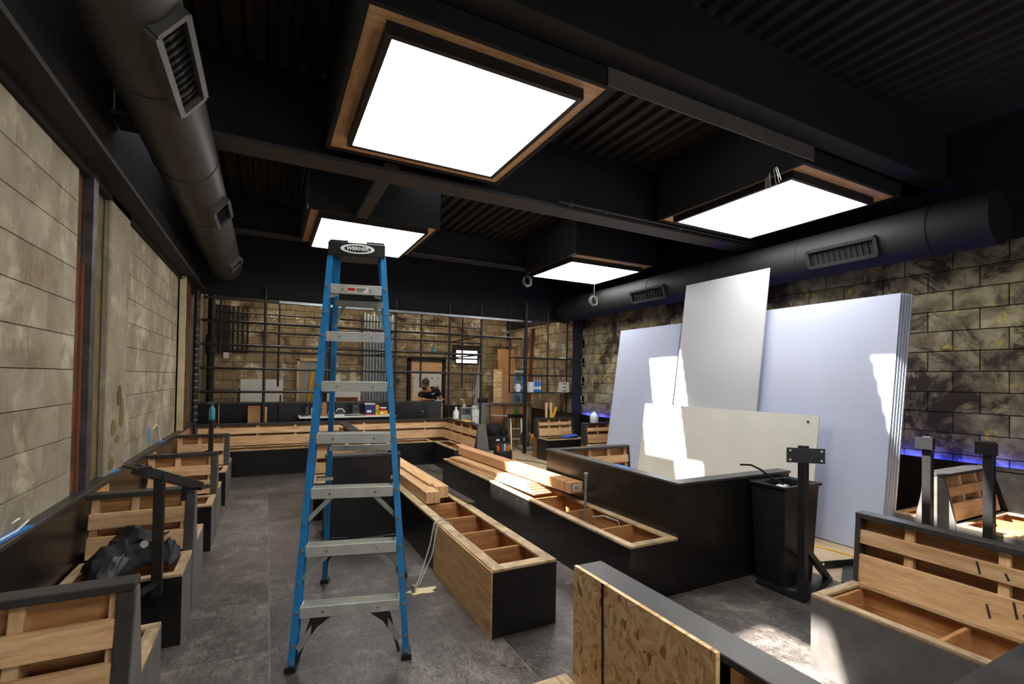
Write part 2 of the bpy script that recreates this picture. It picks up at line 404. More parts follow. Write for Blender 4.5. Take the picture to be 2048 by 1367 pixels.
sf = thing('window_8', (2.5, YF, .8), 'added glowing fill panes behind the viewer', None, None, 'structure')  # added fill source, out of view, to brighten the ladder front
for i in range(3): MB().box(.3+1.6*i, 1.8+1.6*i, YF+.005, YF+.015, .8, 2.8).build('pane', 'fill_glow', sf)
for x in (.25, 1.8, 3.4, 5.0): MB().box(x, x+.1, YF+.001, YF+.05, .75, 2.85).build('mullion', 'frame_black', sf)
# black painted upper band of the side walls, header at the rack, trims
tag(MB().box(XL-.01, XL+.05, -3.2, 8.75, 2.74, 4.0).build('trim_1', 'ceiling_black'), 'black painted upper band of the block wall', None, None, 'structure')
tag(MB().box(XR-.05, XR+.01, -3.2, 12, 2.86, 4.0).build('trim_2', 'ceiling_dark'), 'black painted upper band above the stained wall', None, None, 'structure')
tag(MB().box(XL, XR, 8.92, 9.02, 2.8, 4.0).build('wall_header', 'ceiling_dark'), 'black bulkhead above the pipe rack', None, None, 'structure')
tag(MB().box(XL, XR, 12-.05, 12.01, 3.2, 4.0).build('trim_3', 'ceiling_dark'), 'black painted top of the back wall', None, None, 'structure')

# ------------------------------------------------------------------ corrugated roof deck with added openings, out of camera sight, that shape the sun patches
HOLES = [(1.5, 1.95, 5.15, 5.58), (-.80, -.40, 2.45, 3.12), (-.80, -.15, 5.0, 5.85), (1.95, 3.38, 5.4, 6.1), (2.12, 3.36, 2.55, 3.14)]
def ceiling():
    per = .152; mb = MB(); x = -1.4; prof = []
    while x < 6.4:
        prof += [(x, ZD), (x+.05, ZD), (x+.07, ZD+.045), (x+.13, ZD+.045)]; x += per
    ys = sorted({-3.4, 12.3} | {h[2] for h in HOLES} | {h[3] for h in HOLES})
    for (xa, za), (xb, zb) in zip(prof, prof[1:]):
        xc = (xa+xb)/2
        for ya, yb in zip(ys, ys[1:]):
            yc = (ya+yb)/2
            if any(h[0] < xc < h[1] and h[2] < yc < h[3] for h in HOLES): continue
            mb.quadmesh([(xa, ya, za), (xb, ya, zb), (xb, yb, zb), (xa, yb, za)], [(0, 3, 2, 1)])
    o = mb.build('ceiling', 'ceiling_black'); tag(o, 'black corrugated metal roof deck', None, None, 'structure')
ceiling()

# ------------------------------------------------------------------ skylight boxes
def skylight(i, bx0, bx1, by0, by1, gx0, gx1, gy0, gy1, label):
    zb, zg = 3.345, 3.285
    w = thing('window_%d' % i, ((bx0+bx1)/2, (by0+by1)/2, zb), label, None, None, 'structure')
    t = .03
    for a in ((bx0, bx1, by0, by0+t), (bx0, bx1, by1-t, by1), (bx0, bx0+t, by0+t, by1-t), (bx1-t, bx1, by0+t, by1-t)):
        MB().box(*a, zb, ZD+.02).build('box_side', 'ceiling_dark', w)
    rx0, rx1, ry0, ry1 = bx0+t, bx1-t, by0+t, by1-t; q = .17
    for a, ax in (((rx0, rx1, ry0, ry0+q), 'x'), ((rx0, rx1, ry1-q, ry1), 'x'), ((rx0, rx0+q, ry0+q, ry1-q), 'y'), ((rx1-q, rx1, ry0+q, ry1-q), 'y')):
        MB().box(*a, zb+.01, zb+.03).build('rim_board', 'pine_'+ax, w)
    fr = MB(); e = .035
    for a in ((gx0-e, gx1+e, gy0-e, gy0), (gx0-e, gx1+e, gy1, gy1+e), (gx0-e, gx0, gy0, gy1), (gx1, gx1+e, gy0, gy1)): fr.box(*a, zg, zb+.03)
    fr.build('pane_frame', 'frame_black', w)
    MB().box(gx0, gx1, gy0, gy1, zg+.004, zg+.012).build('pane', 'sky_diffuser', w)
skylight(1, .38, 1.90, 2.36, 4.07, .545, 1.705, 2.50, 3.80, 'large lit skylight with a bare plywood rim above the blue stepladder')
skylight(2, .36, 1.86, 5.62, 7.12, .51, 1.69, 5.72, 7.05, 'lit skylight box in line with the ladder top')
skylight(3, 3.92, 5.44, 2.40, 4.08, 4.02, 5.22, 2.58, 3.87, 'lit skylight box above the white panels')
skylight(4, 3.94, 5.48, 5.72, 7.25, 4.03, 5.33, 5.95, 7.13, 'lit skylight box with a coil of wire at its corner')
skylight(5, .38, 1.90, -1.0, .6, .54, 1.70, -.85, .45, 'added lit skylight box behind the viewer for fill light')  # added overhead fill, outside the camera's view

# ------------------------------------------------------------------ ceiling steel
def ibeam(name, y0, y1, z0, x0, x1, label, mat='ceiling_dark', flange='beam_grey'):
    p = thing(name, (0, (y0+y1)/2, z0), label, 'beam')
    ym = (y0+y1)/2
    MB().box(x0, x1, y0, y1, z0, z0+.03).build('flange', flange, p); MB().box(x0, x1, ym-.02, ym+.02, z0+.03, ZD).build('web', mat, p)
    return p
ibeam('ceiling_beam', 4.14, 4.40, 3.29, XL+.06, XR-.06, 'long black roof beam just past the large skylight')
g1 = thing('ceiling_girder', (2, 2.27, 3.36), 'deep black girder along the near side of the large skylight', 'beam')
MB().box(XL+.06, XR-.06, 2.24, 2.28, 3.49, ZD).build('web', 'ceiling_dark', g1)
MB().box(XL+.06, XR-.06, 2.17, 2.345, 3.46, 3.49).build('flange', 'ceiling_dark', g1)
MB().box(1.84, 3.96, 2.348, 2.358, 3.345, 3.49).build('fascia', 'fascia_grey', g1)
MB().box(XL+.06, .37, 2.348, 2.358, 3.345, 3.49).build('fascia', 'ceiling_dark', g1)
ibeam('ceiling_beam', 7.6, 7.8, 3.52, XL+.06, XR-.06, 'black roof beam between the far skylights and the rack')
for x in (1.2,):
    tag(MB().box(.86, .98, 4.14, 5.62, 3.32, 3.36).build('ceiling_brace', 'beam_grey'), 'short black flat brace running from the roof beam to a skylight box', 'brace')
cd = thing('conduit_run', (3, 4.45, 3.3), 'grey electrical conduit with couplings along the roof beam', 'conduit')
MB().cyl((2.6, 4.10, 3.33), (5.6, 4.10, 3.33), .013, n=8).build('pipe', 'beam_grey', cd, smooth=True)
for x in (2.75, 3.2, 4.3): MB().cyl((x-.03, 4.10, 3.33), (x+.03, 4.10, 3.33), .022, n=10).build('coupling', 'beam_grey', cd, smooth=True)

# ------------------------------------------------------------------ ducts
def duct(x, z, r, y0, y1, label, grilles, ang, mat, gmat='grille_grey'):
    d = thing('air_duct', (x, (y0+y1)/2, z), label, 'duct')
    MB().cyl((x, y0, z), (x, y1, z), r, n=40).build('tube', mat, d, smooth=True)
    y = y0+.45
    while y < y1-.2:
        MB().cyl((x, y-.012, z), (x, y+.012, z), r+.006, n=40).build('seam_band', mat, d, smooth=True); y += 1.22
    for hy_ in (y0+.9, (y0+y1)/2, y1-.9): MB().box(x-.012, x+.012, hy_-.002, hy_+.002, z+r-.005, ZD).build('hanger_strap', 'ceiling_dark', d)
    n = Vector((math.cos(ang), 0, math.sin(ang))); t = Vector((-math.sin(ang), 0, math.cos(ang)))
    for (ga, gb, gh) in grilles:
        c = Vector((x, (ga+gb)/2, z))+n*(r+.005); hy = Vector((0, (gb-ga)/2, 0)); ht = t*gh
        g = MB()
        for sgn in (-1, 1):
            g.obox(c+ht*sgn, hy, t*.016, n*.03); g.obox(c+hy*sgn, Vector((0, .016, 0)), ht, n*.03)
        gr = g.build('grille_frame', gmat, d)
        MB().obox(c-n*.012, hy, ht, n*.006).build('grille_back', 'ceiling_dark', gr)
        k = 12
        for i in range(k):
            MB().obox(c+hy*(2*(i+.5)/k-1), Vector((0, .008, 0))-n*.008, ht, n*.0015).build('louvre', 'beam_grey' if gmat == 'grille_grey' else gmat, gr)
duct(-.585, 3.17, .213, .2, 8.45, 'long round grey spiral duct running above the pale block wall', [(2.5, 3.2, .085), (5.0, 5.5, .085), (7.4, 7.7, .085)], math.radians(-38), 'duct_grey')
duct(5.62, 2.99, .24, 1.75, 8.5, 'round black duct running above the stained block wall', [(2.58, 3.25, .09), (5.44, 6.17, .09)], math.radians(200), 'duct_black', 'ceiling_dark')
bw_ = thing('wall_beam', (XL+.12, 4, 2.78), 'black steel angle beam bolted along the top of the pale block wall', 'beam')
MB().box(XL+.04, XL+.2, .2, 8.5, 2.78, 2.81).build('ledge', 'ceiling_black', bw_); MB().box(XL+.06, XL+.09, .2, 8.5, 2.81, 3.1).build('upstand', 'ceiling_black', bw_)

# ------------------------------------------------------------------ columns on the left wall
c1 = thing('steel_column', (XL+.03, 4.02, 0), 'rusty steel column set in a slot of the pale block wall', 'column')
MB().box(XL-.03, XL+.005, 3.72, 3.86, .74, 2.8).build('rusty_plate', 'rust', c1)
MB().box(XL, XL+.06, 3.88, 3.96, .74, 2.8).build('flange', 'steel_dirty', c1, bevel=.004)
MB().box(XL-.03, XL+.02, 3.85, 3.88, .74, 2.2).build('wood_strip', 'brown_box', c1)
MB().box(XL-.03, XL+.004, 3.97, 4.30, .74, 2.8).build('infill', 'olive', c1)
c2 = thing('wall_pilaster', (XL+.03, 4.55, 0), 'cream plaster pilaster with peeling paint beside the rusty column', 'pilaster')
MB().box(XL, XL+.05, 4.30, 4.82, .74, 2.8).build('plaster_face', 'block_left', c2, bevel=.01)
for zz, yy, h in ((1.35, 4.62, .14), (1.12, 4.48, .10), (1.22, 4.7, .2), (.86, 4.45, .08), (1.02, 4.6, .05)):
    MB().prism([(-.05, -h*.5), (.02, -h*.6), (.06, -h*.1), (.03, h*.5), (-.02, h*.55), (-.06, h*.1)], lambda a, b, d: (XL+.05+d, yy+a, zz+b), 0, .004).build('bare_patch', 'olive', c2)
c3 = thing('wood_post', (XL+.05, 7.75, 0), 'brown stained post at the end of the pale block wall', 'post')
MB().box(XL+.03, XL+.08, 7.45, 8.0, .792, 2.78).build('plank', 'rust', c3); MB().box(XL+.03, XL+.1, 7.42, 7.449, .792, 2.78).build('batten', 'plaster', c3)

# ------------------------------------------------------------------ benches
def frame(ox, oy, u, v):
    u, v = Vector(u), Vector(v)
    return lambda a, b, z: (ox+u.x*a+v.x*b, oy+u.y*a+v.y*b, z)
def fbox(mb, f, u0, u1, v0, v1, z0, z1, m=None, vt=None):
    v0t, v1t = vt if vt else (v0, v1)
    m = m or {}
    g = lambda k: m.get(k, 0)
    return mb.hexa([f(u0, v0, z0), f(u1, v0, z0), f(u1, v1, z0), f(u0, v1, z0), f(u0, v0t, z1), f(u1, v0t, z1), f(u1, v1t, z1), f(u0, v1t, z1)],
                   [g('-z'), g('+z'), g('-v'), g('+u'), g('+v'), g('-u')])
def seat_box(P, f, ax, L, d, u0=0, v0=0, h=.4, front='black', back='black', e0='black', e1='black', divs=(), rw=.05, rim=None):
    t = .018; W = 'ply_'+ax; ox = 'y' if ax == 'x' else 'x'; rim = rim or 'rim_'
    def wall(nm, a, key, outm):
        mm = {key: 1}
        if key in ('-v', '+v'): mm.update({'-u': 2, '+u': 3})
        fbox(b := MB(), f, *a, m=mm); b.build(nm, [W, outm, e0, e1], P)
    wall('front_panel', (u0, u0+L, v0, v0+t, 0, h-t), '-v', front)
    wall('rear_panel', (u0, u0+L, v0+d-t, v0+d, 0, h-t), '+v', back)
    wall('end_panel', (u0, u0+t, v0+t, v0+d-t, 0, h-t), '-u', e0)
    wall('end_panel', (u0+L-t, u0+L, v0+t, v0+d-t, 0, h-t), '+u', e1)
    fbox(b := MB(), f, u0+t, u0+L-t, v0+t, v0+d-t, .01, .022); b.build('bottom_board', W, P)
    for a, x in (((u0, u0+L, v0, v0+rw), ax), ((u0, u0+L, v0+d-rw, v0+d), ax), ((u0, u0+rw, v0+rw, v0+d-rw), ox), ((u0+L-rw, u0+L, v0+rw, v0+d-rw), ox)):
        fbox(b := MB(), f, *a, h-t, h); b.build('rim_board', rim+x, P, bevel=.003)
    for q in divs:
        fbox(b := MB(), f, q-.009, q+.009, v0+t, v0+d-t, .022, h-t-.002); b.build('divider', 'ply_'+ox, P)
def back_rest(P, f, ax, L, v0, v1, u0=0, zb=.4, zt=.78, lean=.1, slats=((.575, .665), (.41, .53)), studs=(), rear='panel', ends=(True, True), front_panel=False, thick_post=.04, wall_ends=True, capmat='trim_black', zr=0):
    # front face at v0 (bottom) leaning to v0+lean at the top, rear face at v1
    S = lambda z: lean*(z-zb)/(zt-zb)
    Rr = (lambda z: S(z)*.45) if rear == 'slats' else (lambda z: 0)
    def lb(nm, mat, u_0, u_1, va, vb, z0, z1, key=None, bev=0, rearside=False, m2=None):
        if rearside: vt = (va-Rr(z1), vb-Rr(z1)); vv = (va-Rr(z0), vb-Rr(z0))
        else: vt = (va+S(z1), vb+S(z1)); vv = (va+S(z0), vb+S(z0))
        fbox(b := MB(), f, u_0, u_1, vv[0], vv[1], z0, z1, m=({key: 1} if key else None), vt=vt)
        return b.build(nm, [mat, m2] if m2 else mat, P, bevel=bev)
    W = 'pine_'+ax
    fbox(b := MB(), f, u0, u0+L, v0+S(zt)-.012, v1-Rr(zt)+(.004 if rear == 'panel' else .01), zt-.03, zt); b.build('top_rail', capmat, P, bevel=.003)
    for i, (a, c) in enumerate(slats): lb('slat', W, u0+.02, u0+L-.02, v0, v0+.02, a, c, bev=.002)
    for q in studs:
        fbox(b := MB(), f, q-.02, q+.02, v0+.021+S(zb), v1-.03-Rr(zb), zb, zt-.03, vt=(v0+.021+S(zt-.03), max(v0+.03+S(zt-.03), v1-.03-Rr(zt-.03)))); b.build('stud', 'pine_z', P)
    if rear == 'slats':
        for a, c in slats: lb('slat', W, u0+.02, u0+L-.02, v1-.02, v1, a, c, rearside=True, bev=.002)
        lb('inner_board', 'ply_'+ax, u0+.02, u0+L-.02, v1-.036, v1-.022, zb, zt-.03, rearside=True)
    else:
        fbox(b := MB(), f, u0, u0+L, v1-.018, v1, zr, zt-.03, m={'+v': 1, '-u': 1, '+u': 1}); b.build('rear_panel', ['ply_'+ax, 'black'], P)
    for i, (a, c) in enumerate(((u0, u0+thick_post), (u0+L-thick_post, u0+L))):
        if ends[i]:
            fbox(b := MB(), f, a, c, v0-.008, v1-(0 if rear == 'slats' else .019), zb, zt-.03, vt=(v0-.008+S(zt-.03), v1-Rr(zt-.03)-(0 if rear == 'slats' else .019))); b.build('end_post', 'trim_black', P, bevel=.003)

# ---- double-sided booths along the left wall
LBL = {1.64: 'dim double-sided booth bench with yellowish pine slats at the unlit end',
       3.25: 'double-sided booth bench holding the crumpled black jacket',
       4.86: 'double-sided booth bench between the jacket bench and the teal bottle bench',
       6.47: 'double-sided booth bench beneath the stand that carries the teal bottle'}
for y0 in (1.64, 3.25, 4.86, 6.47):
    P = thing('booth_bench', (-.68, y0+.5, 0), LBL[y0], 'bench', 'booth benches along the pale block wall')
    f = frame(-.955, y0, (1, 0), (0, 1)); L = .555
    seat_box(P, f, 'x', L, .41, v0=0, e0='ply_y', e1='sheen_black', divs=(.28,))
    seat_box(P, f, 'x', L, .41, v0=.61, e0='ply_y', e1='sheen_black', divs=(.28,))
    back_rest(P, f, 'x', L, .415, .605, zt=.778, lean=.085, studs=(.045, .24, .5), rear='slats', ends=(False, True), thick_post=.05)
    MB().prism([(.41, 0), (.61, 0), (.61, .4), (.545, .748), (.505, .748), (.41, .4)], lambda a, b, d: f(L+d, a, b), -.018, .004).build('side_panel', 'sheen_black', P)
# wall ledge behind the booths
led = thing('wall_ledge', (-1.0, 4.5, 0), 'black wooden ledge capping the plywood wainscot below the pale blocks', 'ledge')
MB().box(XL+.0, -.965, .3, 8.66, .765, .79).build('cap', 'trim_black', led, bevel=.003)
MB().box(-.985, -.968, .3, 8.66, 0, .764, [0, 0, 0, 0, 0, 0]).build('face_panel', 'black', led)
for a, b in ((2.27, 2.6), (3.9, 4.26), (5.5, 5.85), (7.1, 8.2)):
    MB().box(-.967, -.962, a, b, .4, .75).build('bare_panel', 'ply_y', led)

# ---- back bench (U) along the rack
P = thing('corner_bench', (1.1, 8.4, 0), 'long corner bench with exposed pine slats below the pipe rack', 'bench')
f = frame(-.96, 8.19, (1, 0), (0, 1))
seat_box(P, f, 'x', 3.61, .42, divs=(.7, 1.5, 2.2, 2.9))
back_rest(P, f, 'x', 4.09, .43, .56, zt=.755, lean=.06, slats=((.59, .685), (.41, .555)), studs=tuple(.3+.55*i for i in range(7)), ends=(True, False))
f2 = frame(2.65, 8.19, (0, -1), (1, 0))
seat_box(P, f2, 'y', 1.06, .30, divs=(.5,))
f3 = frame(2.65, 8.62, (0, -1), (1, 0))
back_rest(P, f3, 'y', 1.62, .31, .46, u0=0.0, zt=.78, lean=.06, slats=((.59, .685), (.41, .555)), studs=(.4, .8, 1.2), ends=(False, True), thick_post=.05)
MB().prism([(2.96, 0), (3.25, 0), (3.12, .78), (2.99, .78)], lambda a, b, d: (a, 6.98+d, b), 0, .018).build('end_gable', 'sheen_black', P)
MB().prism([(3.23, 0), (3.25, 0), (3.125, .76), (3.105, .76)], lambda a, b, d: (a, 6.998+d, b), 0, 1.7).build('outer_panel', 'sheen_black', P)
# divider that runs off the back bench
P = thing('bench_divider', (1.1, 7.6, 0), 'black-capped divider with pine slats running off the corner bench', 'divider')
f = frame(1.03, 8.18, (0, -1), (1, 0))
back_rest(P, f, 'y', 1.16, .0, .135, zb=.0, zt=.785, lean=.03, slats=((.60, .70), (.41, .56), (.2, .32)), studs=(.3, .8), ends=(False, True))

# ---- central U booth behind the ladder
P = thing('booth_bench', (.85, 5.2, 0), 'booth with a tall black panel directly behind the blue stepladder', 'bench')
MB().box(.50, 1.18, 4.68, 4.70, 0, .765).build('black_panel', 'black', P)
MB().box(.50, 1.18, 4.66, 4.80, .765, .79).build('top_rail', 'trim_black', P, bevel=.003)
f = frame(1.04, 5.98, (0, -1), (1, 0))
back_rest(P, f, 'y', 1.28, 0, .14, zb=.4, zt=.79, lean=.04, studs=(.3, .7, 1.1), ends=(False, False), slats=((.60, .70), (.41, .55)))
f = frame(.46, 5.86, (1, 0), (0, 1))
back_rest(P, f, 'x', .60, 0, .13, zt=.785, lean=.05, studs=(.05, .4), ends=(True, False))
f = frame(.46, 5.42, (1, 0), (0, 1)); seat_box(P, f, 'x', .58, .43, divs=(.3,), e0='ply_y')
f = frame(.52, 4.72, (1, 0), (0, 1)); seat_box(P, f, 'x', .50, .38, divs=(.25,))
MB().box(.95, 1.04, 5.5, 5.75, .79, .797).build('tape_strip', 'blue_tape', P)

# ---- long low bench with the bare plywood side
P = thing('long_bench', (1.42, 4.7, 0), 'long low bench box with a bare plywood side and open compartments', 'bench')
f = frame(1.20, 7.0, (0, -1), (1, 0))
seat_box(P, f, 'y', 4.45, .44, front='black', divs=(4.08, 3.705, 3.306, 2.842, 2.4, 1.9, 1.4, .9, .4), rw=.075)
MB().box(1.193, 1.2, 2.55, 3.63, 0, .39).build('plywood_skin', 'ply_side', P)
# ---- long bench with the tall U back
P = thing('long_bench', (2.43, 4.4, 0), 'long low black bench box with cardboard lying on it', 'bench')
f = frame(2.21, 6.38, (0, -1), (1, 0))
seat_box(P, f, 'y', 3.86, .44, divs=(3.42, 2.905, 2.4, 1.9, 1.4, .9, .45), rw=.06)
P = thing('booth_surround', (3.2, 3.4, 0), 'tall black U-shaped booth surround behind the black trash can', 'booth')
MB().box(2.652, 2.67, 2.52, 4.34, 0, .77).build('left_panel', 'black', P)
MB().box(2.67, 3.92, 2.52, 2.538, 0, .77).build('near_panel', 'black', P)
MB().box(2.645, 2.75, 2.51, 4.36, .77, .79).build('top_rail', 'trim_black', P, bevel=.003)
MB().box(2.75, 3.93, 2.51, 2.63, .77, .79).build('top_rail', 'trim_black', P, bevel=.003)
f = frame(2.75, 4.22, (1, 0), (0, 1))
back_rest(P, f, 'x', .96, 0, .13, zb=.2, zt=.79, lean=.05, slats=((.60, .68), (.44, .54), (.25, .38)), studs=(.15, .42, .68, .92), ends=(False, True), thick_post=.02)
f = frame(2.75, 2.64, (1, 0), (0, 1)); seat_box(P, f, 'x', 1.1, .4, divs=(.5,))
f = frame(2.75, 3.80, (1, 0), (0, 1)); seat_box(P, f, 'x', .95, .4, divs=(.5,))
MB().box(2.69, 2.74, 3.1, 3.3, .79, .792).build('tape_strip', 'blue_tape', P)

# ---- foreground booth with the OSB sheet
P = thing('booth_bench', (1.2, .9, 0), 'black-capped booth back that carries the sheet of strand board', 'bench')
MB().box(1.19, 1.208, .43, 1.55, 0, .77).build('outer_panel', 'black', P)
MB().box(1.098, 1.215, .43, 1.56, .772, .795).build('top_rail', 'trim_black', P, bevel=.003)
MB().box(1.215, 2.55, .43, .555, .772, .795).build('top_rail', 'trim_black', P, bevel=.003)
MB().box(1.215, 2.5, .44, .458, 0, .77).build('near_panel', 'black', P)
for q in (.5, .85, 1.2, 1.52): MB().box(1.11, 1.188, q-.02, q+.02, 0, .77).build('stud', 'pine_z', P)
for a, b in ((.6, .7), (.41, .55)): MB().box(1.095, 1.112, .44, .86, a, b).build('slat', 'pine_y', P)
f = frame(.68, 1.60, (0, -1), (1, 0)); seat_box(P, f, 'y', 1.3, .40, h=.36, divs=(.45, .9))
tag(MB().box(1.078, 1.094, .89, 1.55, .362, .80).build('strand_board', 'osb', None), 'sheet of tan strand board with a dark pencil line standing on the near booth', 'board')
tag(MB().prism([(-.009, 0), (.004, 0), (.014, .437), (.001, .437)], lambda a, b, d: (1.0775-d, 1.365+a, .362+b), 0, .001).build('board_seam', 'print_black', bpy.data.objects['strand_board']))

# ---- right bench R1
P = thing('booth_bench', (2.9, 1.0, 0), 'grey-sheened bench with knotty pine back beside the steel table stand', 'bench')
f = frame(2.62, 1.56, (0, -1), (1, 0))
seat_box(P, f, 'y', 1.25, .40, divs=(.06, .52,), front='sheen_black')
back_rest(P, f, 'y', 1.25, .40, .50, zt=.785, lean=.03, slats=((.615, .69), (.405, .555)), studs=(.25, .62, 1.0), ends=(True, True), thick_post=.025)
MB().box(2.955, 3.0, .32, 1.5, .4, .418).build('ledger_strip', 'pine_y', P)
fx = lambda z: 3.0195+.0779*(z-.4)
for (yy, zz, l) in ((1.03, .683, .055), (.90, .545, .07), (.99, .50, .06), (.865, .505, .06), (.93, .662, .03)):
    MB().bar((fx(zz), yy, zz), (fx(zz-l), yy-.014, zz-l), .009, .002, up=(1, 0, 0)).build('glue_streak', 'trim_black', P)
# ---- right wall double booth R2
P = thing('booth_bench', (5.5, 1.95, 0), 'double-sided booth bench beneath the blue-lit wall', 'bench')
f = frame(5.0, 1.42, (1, 0), (0, 1)); L = .93
seat_box(P, f, 'x', L, .41, e0='sheen_black', divs=(.3, .6)); seat_box(P, f, 'x', L, .17, v0=.66, e0='sheen_black', divs=(.3, .6))
back_rest(P, f, 'x', L, .415, .655, zt=.785, lean=.08, studs=(.1, .35, .65, .88), rear='slats', ends=(True, False), slats=((.60, .675), (.41, .545)))
MB().prism([(.40, 0), (.67, 0), (.67, .4), (.6, .757), (.48, .757), (.40, .4)], lambda a, b, d: f(d, a, b), -.006, .018).build('side_panel', 'sheen_black', P)
# ledge + led on the right wall
P = thing('wall_ledge', (5.95, 4.5, 0), 'black wainscot and ledge below the stained block wall', 'ledge')
MB().box(5.935, 5.953, .4, 8.4, 0, .76).build('face_panel', 'black', P); MB().box(5.925, 5.97, .4, 8.4, .76, .78).build('cap', 'black', P); MB().box(5.925, 5.932, .4, 8.4, .78, .797).build('lip', 'black', P)
tag(MB().box(5.94, 5.962, .5, 8.3, .781, .787).build('led_strip', 'led_blue'), 'glowing blue light strip lying on the ledge of the stained wall', 'light strip')

# ---- benches at the far right
for (x0, y0, w, lab) in ((4.68, 7.62, .86, 'small booth bench with a yellow level leaning on its slats'), (4.96, 6.42, .86, 'small booth bench half hidden by the white panels, a water jug on its back')):
    P = thing('booth_bench', (x0+w/2, y0+.3, 0), lab, 'bench', 'booth benches by the stained block wall')
    f = frame(x0, y0, (1, 0), (0, 1)); seat_box(P, f, 'x', w, .40)
    back_rest(P, f, 'x', w, .41, .56, zt=.765, lean=.05, slats=((.62, .68), (.42, .565)), studs=(.06, .3, .55, .8), ends=(True, True), thick_post=.05)

# ------------------------------------------------------------------ stepladder
def stepladder():
    P = thing('stepladder', (.515, 3.17, 0), 'tall blue fibreglass stepladder with aluminium steps and black top', 'ladder')
    th = math.radians(-14); o = Vector((.4205, 2.638, 0))
    T = Matrix.Translation(o) @ Matrix.Rotation(th, 4, 'Z')
    H = 2.27; wb, wt = .291, .158; yt = .475
    def fr(side, z): k = z/H; return Vector((side*(wb+(wt-wb)*k)-.048*k, yt*k, z))
    def re(side, z): k = z/H; return Vector((side*(.285+(.135-.285)*k)-.048*k, 1.09+(.60-1.09)*k, z))
    def rail(fn, side, w, nm, depth):
        mb = MB(); a, b = fn(side, .02), fn(side, H+.02)
        d = (b-a).normalized(); x = Vector((1, 0, 0)); x = (x-d*x.dot(d)).normalized(); y = d.cross(x)
        sgn = 1 if y.y > 0 else -1; y = y*sgn
        mid = (a+b)/2; hl = d*(b-a).length/2
        mb.obox(mid, hl, x*w/2, y*.004)                       # face of the channel
        mb.obox(mid+x*(side*w/2-side*.003)+y*depth/2, hl, x*.003, y*depth/2)
        mb.obox(mid+y*depth, hl, x*w/2, y*.003)
        r = mb.xf(T).build(nm, 'blue_glass', P); return x, y
    for s in (-1, 1):
        x, y = rail(fr, s, .034, 'front_rail', .075); rail(re, s, .03, 'rear_rail', .05)
        for z in [.045] + [q*.298+.298-(.02) for q in range(7)] + [q*.298+.12 for q in (0, 1, 2, 6)]:
            c = fr(s, z); MB().cyl(c+Vector((0, -.012, 0)), c+Vector((0, -.002, 0)), .0085, .0095, 8).xf(T).build('rivet', 'rivet', P, smooth=True)
        for fn, dp in ((fr, .075), (re, .05)):
            c = fn(s, 0); MB().box(c.x-.026, c.x+.026, c.y-.01, c.y+dp+.014, 0, .03).box(c.x-.006 if s < 0 else c.x-.03, c.x+.03 if s < 0 else c.x+.006, c.y+.01, c.y+dp+.03, 0, .008).xf(T).build('foot', 'steel_black', P)
    for i in range(7):
        z = .298*(i+1); c = fr(0, z); w = fr(1, z).x-c.x-.017
        mb = MB(); mb.box(c.x-w, c.x+w, c.y-.003, c.y+.082, z-.004, z).box(c.x-w, c.x+w, c.y-.003, c.y, z-.058, z-.004).box(c.x-w, c.x+w, c.y+.079, c.y+.082, z-.03, z-.004)
        st = mb.xf(T).build('step', 'aluminium', P, bevel=.002)
        for k in range(7): MB().box(c.x-w+.01, c.x+w-.01, c.y+.004+k*.011, c.y+.008+k*.011, z, z+.002).xf(T).build('tread_rib', 'aluminium_dull', st)
        for s in (-1, 1):
            MB().cyl((c.x+s*w*.55, c.y-.007, z-.03), (c.x+s*w*.55, c.y-.002, z-.03), .007, n=8).xf(T).build('rivet', 'rivet', st)
            if i in (1, 2, 3, 6) and i != 3 or i == 2:
                a = Vector((c.x+s*(w*.42), c.y+.02, z-.03)); q = fr(s, z-.17 if i != 6 else z-.075); b = Vector((q.x-s*.012, q.y+.03, q.z))
                if i == 6: a = Vector((c.x+s*w*.72, c.y+.02, z-.055))
                MB().bar(a, b, .024, .008, up=(0, 1, 0)).xf(T).build('brace', 'aluminium_dull', P)
            if i == 0:      # curved black foot gussets
                pts = [(w*.42, z-.055), (w*.75, z-.12), (w*.93, z-.2), (w*1.0, z-.27), (w*1.06, z-.27), (w*1.03, z-.055)]
                pts = [(w*.40, z-.06), (w*.66, z-.105), (w*.88, z-.185), (w*.975, z-.262), (w*1.03, z-.262), (w*.80, z-.06)]
                MB().prism([(c.x+s*p, q) for p, q in pts], lambda a, b, d: (a, c.y+.01+d-(z-b)*.2, b), 0, .012).xf(T).build('foot_brace', 'steel_black', P)
                MB().bar((c.x+s*w*.62, c.y+.005, z-.065), (c.x+s*w*1.0, c.y-.035, z-.2), .03, .006, up=(0, 1, 0)).xf(T).build('brace', 'aluminium_dull', P)
    for z, hi in ((.30, False), (1.02, True), (2.0, True)):
        a, b = re(-1, z), re(1, z)
        MB().bar(a, b, .02, .04 if hi else .025).xf(T).build('rear_bar', 'aluminium_dull', P)
        for s in (-1, 1):
            if z == 1.02: continue
            e = re(s, z-.16); c0 = (a+b)/2+Vector((s*(b.x-a.x)*.30, 0, 0))
            if z < .5:
                pts = [(.12, .35), (.20, .28), (.255, .17), (.27, .03), (.295, .03), (.28, .2), (.24, .35)]
                MB().prism([(s*p, q) for p, q in pts], lambda a_, b_, d: (a_, 1.09-.216*b_+d, b_), 0, .012).xf(T).build('foot_brace', 'steel_black', P)
            else: MB().bar(c0, e, .022, .008, up=(0, 1, 0)).xf(T).build('brace', 'aluminium_dull', P)
    # spreader bars
    for s in (-1, 1):
        a, b = fr(s, .93), re(s, .80); MB().bar(a+Vector((-s*.03, .05, 0)), b+Vector((-s*.03, 0, 0)), .006, .02).xf(T).build('spreader', 'aluminium_dull', P)
    # top cap
    T = T @ Matrix.Translation((-.05, 0, 0)); y0 = yt-.015; zt = H+.09
